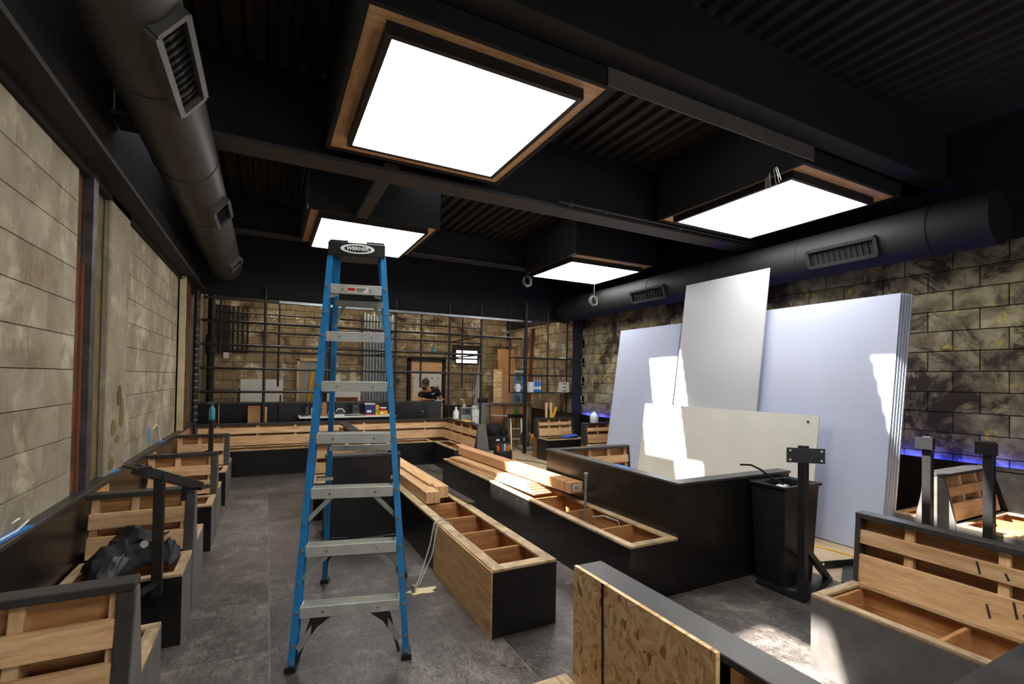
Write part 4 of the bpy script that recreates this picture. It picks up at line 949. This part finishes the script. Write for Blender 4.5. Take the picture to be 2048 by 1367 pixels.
P = thing('product_box', (1.95, 9.1, ZT), 'yellow box lying under a red box on the folding table', 'box'); MB().box(1.88, 2.03, 9.05, 9.17, ZT, ZT+.075).build('box', 'yellow', P); MB().box(1.90, 1.95, 9.046, 9.049, ZT+.02, ZT+.05).build('print_patch', 'print_white', P)
P = thing('product_box', (1.95, 9.1, ZT+.076), 'red box with a pale lid resting on a yellow box', 'box'); MB().box(1.90, 2.0, 9.06, 9.16, ZT+.076, ZT+.12).build('box', 'red', P); MB().box(1.89, 2.01, 9.05, 9.17, ZT+.121, ZT+.14).build('lid', 'white_plastic', P)
P = thing('cardboard_tube', (-.17, 9.1, 0), 'upright folded cardboard sleeve standing between the bench and the bar', 'carton'); MB().box(-.265, -.18, 9.02, 9.2, 0, 1.0).build('sleeve', 'cardboard', P); MB().box(-.178, -.085, 9.05, 9.18, 0, 1.0).build('sleeve', 'cardboard', P)
plank('upright_lath', (-.0, 9.2, 0), (.0, 9.2, .98), .03, .03, 'pine_z', 'pale upright lath beside the folded cardboard sleeve', 'board')
plank('upright_bar', (.22, 9.3, 0), (.22, 9.3, 1.18), .02, .03, 'steel_black', 'black upright bar leaning at the bar counter', 'bar')
# things at the end of the corner bench
P = thing('cleaner_bottle', (3.06, 8.3, .78), 'white plastic bottle standing on the end of the corner bench', 'bottle')
MB().lathe((3.07, 8.2, .781), [(.05, 0), (.052, .01), (.052, .13), (.02, .17), (.018, .19)], 14).build('body', 'white_plastic', P, smooth=True); MB().lathe((3.07, 8.2, .971), [(.022, 0), (.018, .03)], 10).build('cap', 'white_plastic', P, smooth=True)
P = thing('hand_sander', (3.04, 7.75, .781), 'yellow hand tool lying on the cap of the corner bench', 'power tool'); MB().box(3.0, 3.1, 7.5, 7.8, .781, .80).build('body', 'yellow', P, bevel=.006); MB().box(3.02, 3.09, 7.35, 7.5, .781, .795).build('grip', 'steel_black', P)
P = thing('dispenser', (3.66, 9.2, 0), 'grey metal dispenser cabinet with a tap on top', 'cabinet')
MB().box(3.53, 3.74, 9.1, 9.3, 0, .93).build('body', 'aluminium_dull', P); MB().box(3.54, 3.73, 9.094, 9.1, .78, .91).build('control_face', 'nylon_grey', P); MB().box(3.62, 3.70, 9.09, 9.094, .82, .87).build('display', 'steel_black', P)
MB().cyl((3.62, 9.2, .93), (3.62, 9.2, .99), .04, n=12).tube([(3.62, 9.2, .99), (3.60, 9.2, 1.08), (3.53, 9.2, 1.09)], .014, 8).build('tap', 'aluminium', P, smooth=True)
P = thing('white_cabinet', (3.84, 9.15, 0), 'white cabinet with crumpled foil on top beside the dispenser', 'cabinet'); MB().box(3.76, 3.90, 9.08, 9.25, 0, .74).build('body', 'white_board', P); MB().box(3.745, 3.915, 9.07, 9.26, .74, .88).build('top_box', 'white_plastic', P)
MB().blob((3.83, 9.16, .92), (.07, .06, .05), 10, 6, jit=.2).build('foil', 'aluminium', P)

# ------------------------------------------------------------------ low stud wall and boards at the far right
P = thing('stud_partition', (4.95, 9.9, 0), 'low steel stud partition with bare boards behind the black bags', 'partition')
MB().box(4.06, 4.36, 9.78, 9.80, 0, .97).build('grey_panel', 'aluminium_dull', P)
for x in (4.38, 4.50, 4.86, 5.18, 5.52): MB().box(x-.015, x+.015, 9.78, 9.86, .02, .95).build('stud', 'galvanised', P)
MB().box(4.06, 5.55, 9.76, 9.88, .95, .98).build('top_track', 'galvanised', P); MB().box(4.36, 5.54, 9.865, 9.885, .0, .95).build('board', 'ply_z', P)
tag(MB().box(4.2, 4.42, 9.78, 9.88, .981, 1.08).build('dark_case', 'steel_black', bevel=.01), 'small black case on the stud partition', 'case')
def lean_board(name, x0, x1, ya, yb, z0, z1, th, mat, label, dx=0):
    o = MB().hexa([(x0, ya, z0), (x1, ya, z0), (x1, ya+th, z0), (x0, ya+th, z0), (x0+dx, yb, z1), (x1+dx, yb, z1), (x1+dx, yb+th, z1), (x0+dx, yb+th, z1)]).build(name, mat)
    return tag(o, label, 'board')
lean_board('strand_board', 4.66, 4.88, 10.0, 10.5, .02, 1.75, .012, 'osb', 'narrow tan strand board leaning behind the stud partition', .22)
lean_board('cardboard_sheet', 4.95, 5.35, 10.1, 10.5, .02, 1.5, .01, 'cardboard', 'brown cardboard sheet leaning behind the stud partition', .12)
lean_board('plywood_sheet', 5.12, 5.22, 10.3, 10.6, .02, 1.6, .02, 'pine_z', 'narrow pale board between the cardboard and the blue ladder', .14)
lean_board('plywood_sheet', 5.30, 5.80, 10.8, 11.3, .02, 2.3, .018, 'ply_z', 'tall orange plywood sheet leaning on the corner of the back wall', .05)
lean_board('wood_board', 5.45, 5.55, 9.95, 10.2, .02, 2.75, .03, 'brown_box', 'long dark brown board leaning beside the pipe shelf', .3)
lean_board('metal_strip', 4.05, 4.10, 9.95, 10.5, .02, 2.0, .012, 'galvanised', 'thin metal strip leaning steeply beside the strand board', .45)
lean_board('metal_strip', 4.13, 4.16, 9.95, 10.5, .02, 1.9, .012, 'aluminium', 'shiny thin strip leaning next to another metal strip', .42)
P = thing('leaning_ladder', (5.35, 10.1, 0), 'folded blue ladder with white labels leaning behind the stud partition', 'ladder')
for s in (0, .2):
    MB().bar((5.12+s, 10.0, .0), (5.36+s*.8, 10.25, 1.68), .045, .03).build('rail', 'blue_glass', P); MB().bar((5.18+s, 10.06, .0), (5.42+s*.8, 10.31, 1.55), .045, .03).build('rear_rail', 'blue_glass', P)
for k in range(5):
    t = .15+.18*k; MB().bar((5.12+.24*t+.02, 10.0+.25*t, 1.68*t), (5.32+.22*t, 10.0+.25*t, 1.68*t), .05, .02).build('step', 'aluminium', P)
MB().box(5.34, 5.56, 10.2, 10.32, 1.68, 1.73).build('cap', 'white_plastic', P); MB().box(5.27, 5.48, 10.15, 10.16, 1.28, 1.36).build('label', 'print_white', P)

# ------------------------------------------------------------------ bags, stool, saw, tools on the floor at the back
P = thing('duffel_bag', (4.45, 9.3, 0), 'large black duffel bag with a white badge on the floor', 'bag')
MB().box(4.20, 4.70, 9.2, 9.6, .0, .30).build('base', 'fabric_black', P, bevel=.05); MB().blob((4.40, 9.4, .40), (.2, .18, .18), 12, 8, jit=.08).build('top_bundle', 'fabric_black', P, smooth=True); MB().blob((4.60, 9.45, .36), (.14, .16, .14), 12, 8, jit=.08).build('side_bundle', 'fabric_black', P, smooth=True)
MB().box(4.36, 4.44, 9.195, 9.2, .20, .24).build('badge', 'print_white', P); MB().box(4.53, 4.56, 9.195, 9.2, .20, .26).build('buckle', 'aluminium', P); MB().tube([(4.26, 9.2, .28), (4.2, 9.14, .24), (4.18, 9.14, .12), (4.2, 9.18, .05)], .012, 6).build('strap', 'fabric_black', P); MB().blob((4.41, 9.24, .315), (.02, .02, .015), 8, 5).build('pull_tab', 'red', P); MB().tube([(4.33, 9.19, .1), (4.38, 9.18, .085), (4.45, 9.18, .085), (4.5, 9.19, .1)], .008, 6).build('handle', 'aluminium_dull', P)
SS = .2
P = thing('step_stool', (4.93, 9.45, 0), 'small aluminium folding step stool with a black top', 'step stool')
for x in (4.74, 5.0):
    MB().bar((x, 9.22, 0), (x+.06, 9.40, .66), .03, .02).build('front_rail', 'aluminium', P); MB().bar((x, 9.66, 0), (x+.06, 9.46, .66), .025, .02).build('rear_rail', 'aluminium_dull', P)
for z in (.22, .44): MB().box(4.76+z*.09, 5.02+z*.09, 9.2+z*.27, 9.3+z*.27, z-.02, z).build('step', 'aluminium', P)
MB().box(4.78, 5.10, 9.35, 9.53, .66, .74).build('top', 'steel_black', P, bevel=.01)
P = thing('spray_bottle', (4.93, 9.44, .741), 'green spray bottle standing on the step stool', 'bottle'); MB().lathe((4.93, 9.44, .741), [(.035, 0), (.03, .06), (.035, .1), (.012, .16), (.012, .19)], 12).build('body', 'green', P, smooth=True); MB().box(4.90, 4.95, 9.43, 9.45, .931, .95).build('trigger', 'green', P)
tag(MB().obox((4.72, 9.62, .70), (.30, .0, -.02), (0, .08, 0), (0, 0, .008)).build('white_strip', 'white_plastic'), 'white plastic strip lying across the bags and the stool', 'strip')
P = thing('miter_saw', (5.1, 9.05, 0), 'yellow and grey mitre saw on the floor beside the pipe post', 'saw')
MB().box(4.86, 5.34, 8.85, 9.15, 0, .09).build('base', 'aluminium_dull', P, bevel=.02)
mb = MB(); mb.cyl((4.92, 9.0, .24), (4.98, 9.0, .24), .17, n=24).build('blade_guard', 'nylon_grey', P, smooth=True)
MB().bar((4.86, 8.92, .35), (5.05, 8.95, .35), .05, .05).build('handle', 'yellow', P, bevel=.015); MB().bar((5.05, 8.97, .25), (5.30, 9.0, .36), .11, .1).build('motor', 'yellow', P, bevel=.03); MB().cyl((5.0, 8.9, .2), (5.0, 8.98, .2), .05, n=14).build('knob', 'yellow', P, smooth=True); MB().box(5.06, 5.12, 9.0, 9.06, .09, .25).build('arm', 'aluminium_dull', P)
P = thing('paint_tray', (5.36, 8.95, 0), 'white bucket tipped beside the saw', 'bucket'); MB().cyl((5.46, 8.95, .10), (5.54, 8.8, .10), .09, .1, 16).build('body', 'white_plastic', P, smooth=True); MB().tube([(5.54, 8.76, .19), (5.60, 8.72, .1), (5.54, 8.76, .01)], .006, 6).build('handle', 'cable_black', P)
P = thing('tool_bag', (3.98, 8.1, 0), 'open tool bag stuffed with colourful hand tools', 'bag')
mb = MB(); n = 18
mb.lathe((3.98, 8.1, 0), [(.17, 0), (.19, .03), (.18, .17), (.16, .17), (.15, .06)], n, sy=.75).build('body', 'fabric_black', P, smooth=True); MB().tube([(3.82, 8.1, .16), (3.84, 8.1, .27), (3.98, 8.1, .31), (4.12, 8.1, .27), (4.14, 8.1, .16)], .012, 8).build('handle', 'cable_black', P, smooth=True)
cols = ['yellow', 'red', 'bright_blue', 'white_plastic', 'orange', 'yellow', 'navy', 'red', 'steel_black', 'bright_blue', 'white_plastic', 'yellow']
for i, c in enumerate(cols):
    x, y = 3.98+(i % 6-2.5)*.044, 8.072+.056*(i//6)
    q = thing('hand_tool', (x, y, .08), '%s handled tool poking out of the open tool bag' % {'yellow': 'yellow', 'red': 'red', 'bright_blue': 'blue', 'white_plastic': 'white', 'orange': 'orange', 'navy': 'dark blue', 'steel_black': 'black'}[c], 'tool', 'tools in the open tool bag')
    d = Vector(((i % 6-2.5)*.004, (i//6-.5)*.008, .15+.03*(i*5 % 4)/3)); MB().cyl((x, y, .075), Vector((x, y, .075))+d*.55, .008, n=8).build('shank', 'aluminium', q); MB().cyl(Vector((x, y, .075))+d*.55, Vector((x, y, .075))+d*1.25, .014, .018, 8).build('handle', c, q, smooth=True)
tag(MB().tube([(4.2, 8.0, .006), (4.4, 7.7, .006), (4.5, 7.3, .006), (4.35, 6.9, .006), (4.2, 6.7, .006), (4.0, 6.5, .006)], .007, 6).build('extension_cord', 'cable_black', None, smooth=True), 'thin black cord trailing over the tan floor', 'cord')
tag(MB().tube([(4.55, 2.95, .006), (4.6, 2.7, .006), (4.64, 2.4, .006), (4.58, 2.0, .006)], .008, 6).build('extension_cord', 'yellow', None, smooth=True), 'yellow cord on the tan floor below the white panels', 'cord')
tag(MB().bar((4.86, 8.205, .03), (5.22, 8.205, .97), .022, .05).build('spirit_level', 'yellow'), 'yellow spirit level leaning on the small booth bench', 'level')
for x, h in ((5.02, 1.05), (5.13, 1.06)): tag(MB().bar((x, 8.23, 0), (x+.02, 8.30, h), .05, .02, up=(0, 1, 0)).build('wood_batten', 'pine_z'), 'pale batten standing behind the small booth bench', 'board', 'battens behind the small booth bench')
P = thing('blue_clamp_bag', (5.25, 7.8, .4), 'folded bright blue bag lying on the small booth seat', 'bag'); MB().box(5.08, 5.25, 7.68, 7.80, .402, .45).build('bag', 'blue_fabric', P, bevel=.02); MB().box(5.27, 5.42, 7.70, 7.84, .402, .46).build('bag', 'blue_fabric', P, bevel=.02); MB().box(5.24, 5.28, 7.70, 7.8, .41, .44).build('strap', 'navy', P)
P = thing('water_jug', (5.21, 6.95, .766), 'translucent water jug standing on the back of a small booth bench', 'jug')
MB().lathe((5.21, 6.93, .766), [(.07, 0), (.075, .01), (.075, .11), (.05, .16), (.02, .19), (.02, .205)], 16).build('body', 'water', P, smooth=True); MB().lathe((5.21, 6.93, .972), [(.022, 0), (.022, .015)], 12).build('cap', 'bright_blue', P, smooth=True); MB().tube([(5.165, 6.9, .90), (5.14, 6.88, .88), (5.145, 6.88, .84)], .01, 8).build('handle', 'water', P)
P = thing('wood_scraps', (5.3, 6.6, .4), 'small heap of wood scraps on the booth seat below the water jug', 'scraps')
for k in range(6): MB().obox((5.2+.03*k, 6.55+.02*(k % 3), .41+.006*(k % 2)), (.03, .01*(k % 3), 0), (0, .01, 0), (0, 0, .005)).build('scrap', 'pine_x', P)

# ------------------------------------------------------------------ back wall fittings
dr = thing('door_1', (3.66, 12, 0), 'dark framed doorway with a pale perforated panel inside', None, None, 'structure')
for a in ((3.17, 3.25, 0, 2.0), (4.08, 4.16, 0, 2.0), (3.17, 4.16, 1.94, 2.03)): MB().box(a[0], a[1], 11.93, 12.0, a[2], a[3]).build('door_frame', 'ceiling_dark', dr)
MB().box(3.25, 4.08, 11.975, 11.99, 1.62, 1.94).build('upper_board', 'pine_x', dr); MB().box(3.26, 3.66, 11.97, 11.985, .9, 1.62).build('perforated_sheet', 'white_board', dr); MB().box(3.665, 4.07, 11.97, 11.985, .9, 1.62).build('perforated_sheet', 'white_board', dr)
for i in range(5):
    for j in range(3):
        MB().box(3.30+.165*i, 3.33+.165*i, 11.966, 11.9695, 1.05+.22*j, 1.08+.22*j).build('peg_hole', 'print_black', dr)
MB().box(3.26, 3.60, 11.95, 11.965, 0, 1.12).build('lower_board', 'osb', dr); MB().box(3.25, 4.08, 11.985, 11.995, 0, .9).build('kick_panel', 'ply_z', dr); MB().box(3.25, 3.30, 11.94, 11.965, .0, 1.6).build('jamb', 'pine_z', dr)
wn = thing('window_7', (4.78, 12, 1.95), 'small bright translucent window high in the back wall', None, None, 'structure')
MB().box(4.45, 5.06, 11.965, 11.975, 1.93, 2.26).build('pane', 'window_glow', wn)
for a in ((4.42, 5.09, 1.90, 1.93), (4.42, 5.09, 2.26, 2.30), (4.42, 4.45, 1.93, 2.26), (5.06, 5.09, 1.93, 2.26)): MB().box(a[0], a[1], 11.94, 12.0, a[2], a[3]).build('frame', 'ceiling_black', wn)
tag(MB().box(-.50, .33, 11.80, 11.82, .0, 1.43).build('white_sheet', 'white_board'), 'plain white panel leaning on the back wall below a bleached patch', 'panel')
P = thing('door_frame', (.85, 11.85, 0), 'bare pine door frame with a grey glass pane at the back wall', 'door')
for a in ((.60, .66, 0, 1.9), (1.07, 1.13, 0, 1.9), (.60, 1.13, 1.86, 1.92)): MB().box(a[0], a[1], 11.82, 11.88, a[2], a[3]).build('jamb', 'pine_z', P)
MB().box(.66, 1.07, 11.86, 11.87, 0, 1.86).build('pane', 'mirror_grey', P)
P = thing('leaning_ladder', (.95, 11.5, 0), 'yellow ladder leaning in front of the bare pine door frame', 'ladder')
for x in (.72, .94): MB().bar((x, 11.35, 0), (x+.22-.06*(x > .8), 11.7, 1.70), .06, .035).build('rail', 'yellow', P)
for k in range(5): MB().bar((.74+.21*(.15+.18*k), 11.35+.35*(.15+.18*k), 1.7*(.15+.18*k)), (.94+.17*(.15+.18*k), 11.35+.35*(.15+.18*k), 1.7*(.15+.18*k)), .04, .02).build('rung', 'aluminium_dull', P)
P = thing('framed_board', (1.55, 11.7, 0), 'white board with a brown framed opening leaning at the back wall', 'board'); MB().box(1.24, 1.98, 11.70, 11.72, .0, 1.22).build('board', 'white_board', P); MB().box(1.42, 1.92, 11.69, 11.70, .6, 1.04).build('frame', 'brown_box', P); MB().box(1.46, 1.88, 11.685, 11.69, .64, 1.0).build('opening', 'rust', P)
for k in range(11):
    x = 2.07+.072*k; P = thing('metal_stud', (x, 11.8, 0), 'long galvanised steel stud leaning upright in the bundle at the back wall', 'stud', 'steel studs at the back wall')
    MB().box(x-.026, x+.026, 11.80, 11.804, 0, 3.05-.02*(k % 3)).build('web', 'galvanised', P); MB().box(x-.026, x-.022, 11.76, 11.80, 0, 3.05-.02*(k % 3)).build('flange', 'galvanised', P); MB().box(x+.022, x+.026, 11.76, 11.80, 0, 3.05-.02*(k % 3)).build('flange', 'galvanised', P)
tag(MB().box(1.15, 1.26, 11.9, 11.985, .8, 2.75).build('wall_bracket_post', 'rust'), 'rusty upright iron strap on the back wall', 'strap')
P = thing('pipe_bundle', (-.7, 11.9, 1.9), 'cluster of dark vertical conduits dropping from a panel on the back wall', 'conduit')
MB().box(-.98, -.72, 11.86, 11.97, 2.0, 3.0).build('panel_box', 'ceiling_dark', P)
for k in range(4): MB().cyl((-.66+.09*k, 11.93, 2.0), (-.66+.09*k, 11.93, 3.0), .02, n=8).build('pipe', 'ceiling_black', P, smooth=True)
MB().box(-.83, -.73, 11.80, 11.86, 1.87, 1.99).build('meter', 'white_plastic', P)
P = thing('drain_pipe', (-.95, 10.5, 0), 'thick dark drain pipe with a flared joint near the back corner', 'pipe')
MB().cyl((-.93, 10.4, 0), (-.93, 10.4, 3.3), .06, n=14).build('pipe', 'ceiling_dark', P, smooth=True); MB().cyl((-.93, 10.4, 1.9), (-.93, 10.4, 2.25), .085, n=14).build('joint', 'ceiling_dark', P, smooth=True)
P = thing('pendant_light', (3.62, 11.2, 2.1), 'small teal glass pendant light hanging above the doorway', 'lamp')
MB().cyl((3.35, 10.45, 2.25), (3.35, 10.45, 4.0), .006, n=6).build('cord', 'cable_black', P); MB().lathe((3.35, 10.45, 2.10), [(.07, 0), (.05, .06), (.02, .12), (.015, .15)], 12).build('shade', 'teal', P, smooth=True)

# work lights behind the bulkhead
for x in (.2, 2.6, 4.9):
    P = thing('fluorescent_light', (x, 10.2, 3.5), 'fluorescent work light hung behind the black bulkhead', 'lamp', 'work lights behind the bulkhead')
    MB().box(x-.62, x+.62, 10.1, 10.3, 3.50, 3.55).build('housing', 'white_plastic', P); MB().cyl((x-.6, 10.2, 3.47), (x+.6, 10.2, 3.47), .02, n=10).build('tube', 'tube_light', P)
    for s in (-.5, .5): MB().cyl((x+s, 10.2, 3.55), (x+s, 10.2, 4.0), .006, n=6).build('hanger', 'galvanised', P)

# ------------------------------------------------------------------ the man at the counter
def skin(name, verts, edges, rad, mat, parent, root=0, sub=2):
    off = ORG[parent.name]; me = bpy.data.meshes.new(name); me.from_pydata([tuple(Vector(v)-off) for v in verts], edges, [])
    o = bpy.data.objects.new(name, me); COL.objects.link(o); o.parent = parent; me.materials.append(M[mat])
    sk = o.modifiers.new('skin', 'SKIN'); sk.use_smooth_shade = True
    for i, r in enumerate(rad): me.skin_vertices[0].data[i].radius = r if isinstance(r, tuple) else (r, r); me.skin_vertices[0].data[i].use_root = (i == root)
    s = o.modifiers.new('sub', 'SUBSURF'); s.levels = sub; s.render_levels = sub; ORG[o.name] = off; return o
def man():
    P = thing('person', (3.34, 10.5, 0), 'person in black shirt and grey cap bending over the bar counter', 'person')
    pel, sp, ch, nk, hd = (3.36, 10.52, .95), (3.30, 10.40, 1.08), (3.17, 10.20, 1.20), (3.09, 10.09, 1.275), (3.05, 10.04, 1.34)
    ls, le, lw, lh = (3.35, 10.22, 1.26), (3.48, 10.26, 1.06), (3.42, 10.02, 1.05), (3.40, 9.93, 1.055)
    rs, re_, rw, rh = (2.99, 10.18, 1.185), (2.96, 10.12, 1.0), (3.02, 9.97, 1.05), (3.06, 9.91, 1.055)
    lk, la, lt = (3.46, 10.50, .5), (3.48, 10.60, .08), (3.46, 10.46, .035)
    rk, ra, rt = (3.26, 10.46, .5), (3.24, 10.58, .08), (3.24, 10.44, .035)
    lhip, rhip = (3.46, 10.53, .88), (3.26, 10.52, .88)
    V = [pel, sp, ch, nk, hd, ls, le, lw, lh, rs, re_, rw, rh, lhip, lk, la, lt, rhip, rk, ra, rt]
    E_ = [(0, 1), (1, 2), (2, 3), (3, 4), (2, 5), (5, 6), (6, 7), (7, 8), (2, 9), (9, 10), (10, 11), (11, 12), (0, 13), (13, 14), (14, 15), (15, 16), (0, 17), (17, 18), (18, 19), (19, 20)]
    R = [(.13, .10), (.13, .10), (.14, .10), .055, .055, .062, .045, .032, .03, .062, .045, .032, .03, .085, .06, .042, .035, .085, .06, .042, .035]
    body = skin('body', V, E_, R, 'skin', P)
    def hand(w, h, sx):
        d = (Vector(h)-Vector(w)).normalized(); side = d.cross(Vector((0, 0, 1))).normalized()
        for i, (o, l) in enumerate(((-.03, .06), (-.01, .07), (.01, .066), (.03, .052))):
            b = Vector(h)+side*o+d*.02; skin('finger', [b-d*.02, b+d*l*.5+Vector((0, 0, .006)), b+d*l-Vector((0, 0, .008))], [(0, 1), (1, 2)], [.009, .009, .007], 'skin', P, sub=1)
        b = Vector(h)+side*.035*sx; skin('thumb', [b-d*.03, b+side*.02*sx+d*.005, b+side*.025*sx+d*.035], [(0, 1), (1, 2)], [.011, .010, .008], 'skin', P, sub=1)
    hand(lw, lh, -1); hand(rw, rh, 1)
    mid = lambda a, b, t: tuple(Vector(a).lerp(Vector(b), t))
    skin('shirt', [pel, sp, ch, mid(ch, nk, .75), ls, mid(ls, le, .72), rs, mid(rs, re_, .72)], [(0, 1), (1, 2), (2, 3), (2, 4), (4, 5), (2, 6), (6, 7)], [(.145, .115), (.145, .115), (.155, .115), .07, .078, .066, .078, .066], 'shirt_black', P)
    skin('jeans', [pel, lhip, lk, mid(lk, la, .9), rhip, rk, mid(rk, ra, .9)], [(0, 1), (1, 2), (2, 3), (0, 4), (4, 5), (5, 6)], [(.14, .11), .1, .072, .058, .1, .072, .058], 'denim', P)
    # head, looking down at the work
    T = Matrix.Translation((3.03, 10.0, 1.39)) @ Matrix.Rotation(math.radians(14), 4, 'Y') @ Matrix.Rotation(math.radians(28), 4, 'X')
    def hp(nm, c, r, m, n=14, k=10): MB().blob(c, r, n, k).xf(T).build(nm, m, P, smooth=True)
    hp('head', (0, 0, 0), (.074, .094, .112), 'skin'); hp('nose', (0, -.097, -.012), (.013, .02, .02), 'skin', 8, 6)
    for s in (-1, 1): hp('ear', (s*.075, .01, -.01), (.012, .022, .03), 'skin', 8, 6); hp('eye', (s*.03, -.083, .012), (.011, .008, .006), 'hair', 8, 6)
    hp('mouth', (0, -.088, -.055), (.022, .008, .006), 'rust', 8, 6); hp('beard', (0, -.045, -.075), (.058, .05, .042), 'hair', 12, 8); hp('hair', (0, .03, .01), (.076, .075, .085), 'hair')
    hp('cap', (0, .005, .04), (.081, .1, .085), 'cap_grey'); MB().prism([(-.07, -.08), (-.05, -.15), (0, -.17), (.05, -.15), (.07, -.08)], lambda a, b, d: (a, b, .035+d), 0, .008).xf(T).build('cap_brim', 'cap_grey', P)
    MB().obox((3.24, 10.075, 1.175), (.035, 0, .012), (0, .002, 0), (-.003, 0, .008)).build('shirt_print', 'print_white', P)
man()
tag(MB().obox((3.2, 9.70, 1.049), (.12, .02, 0), (0, .05, 0), (0, 0, .012)).build('work_piece', 'aluminium'), 'bright metal part being worked on the bar counter', 'part')
tag(MB().blob((3.06, 9.55, 1.06), (.05, .06, .03), 10, 6, jit=.2).build('rag', 'nylon_grey'), 'grey rag at the end of the bar counter', 'rag')
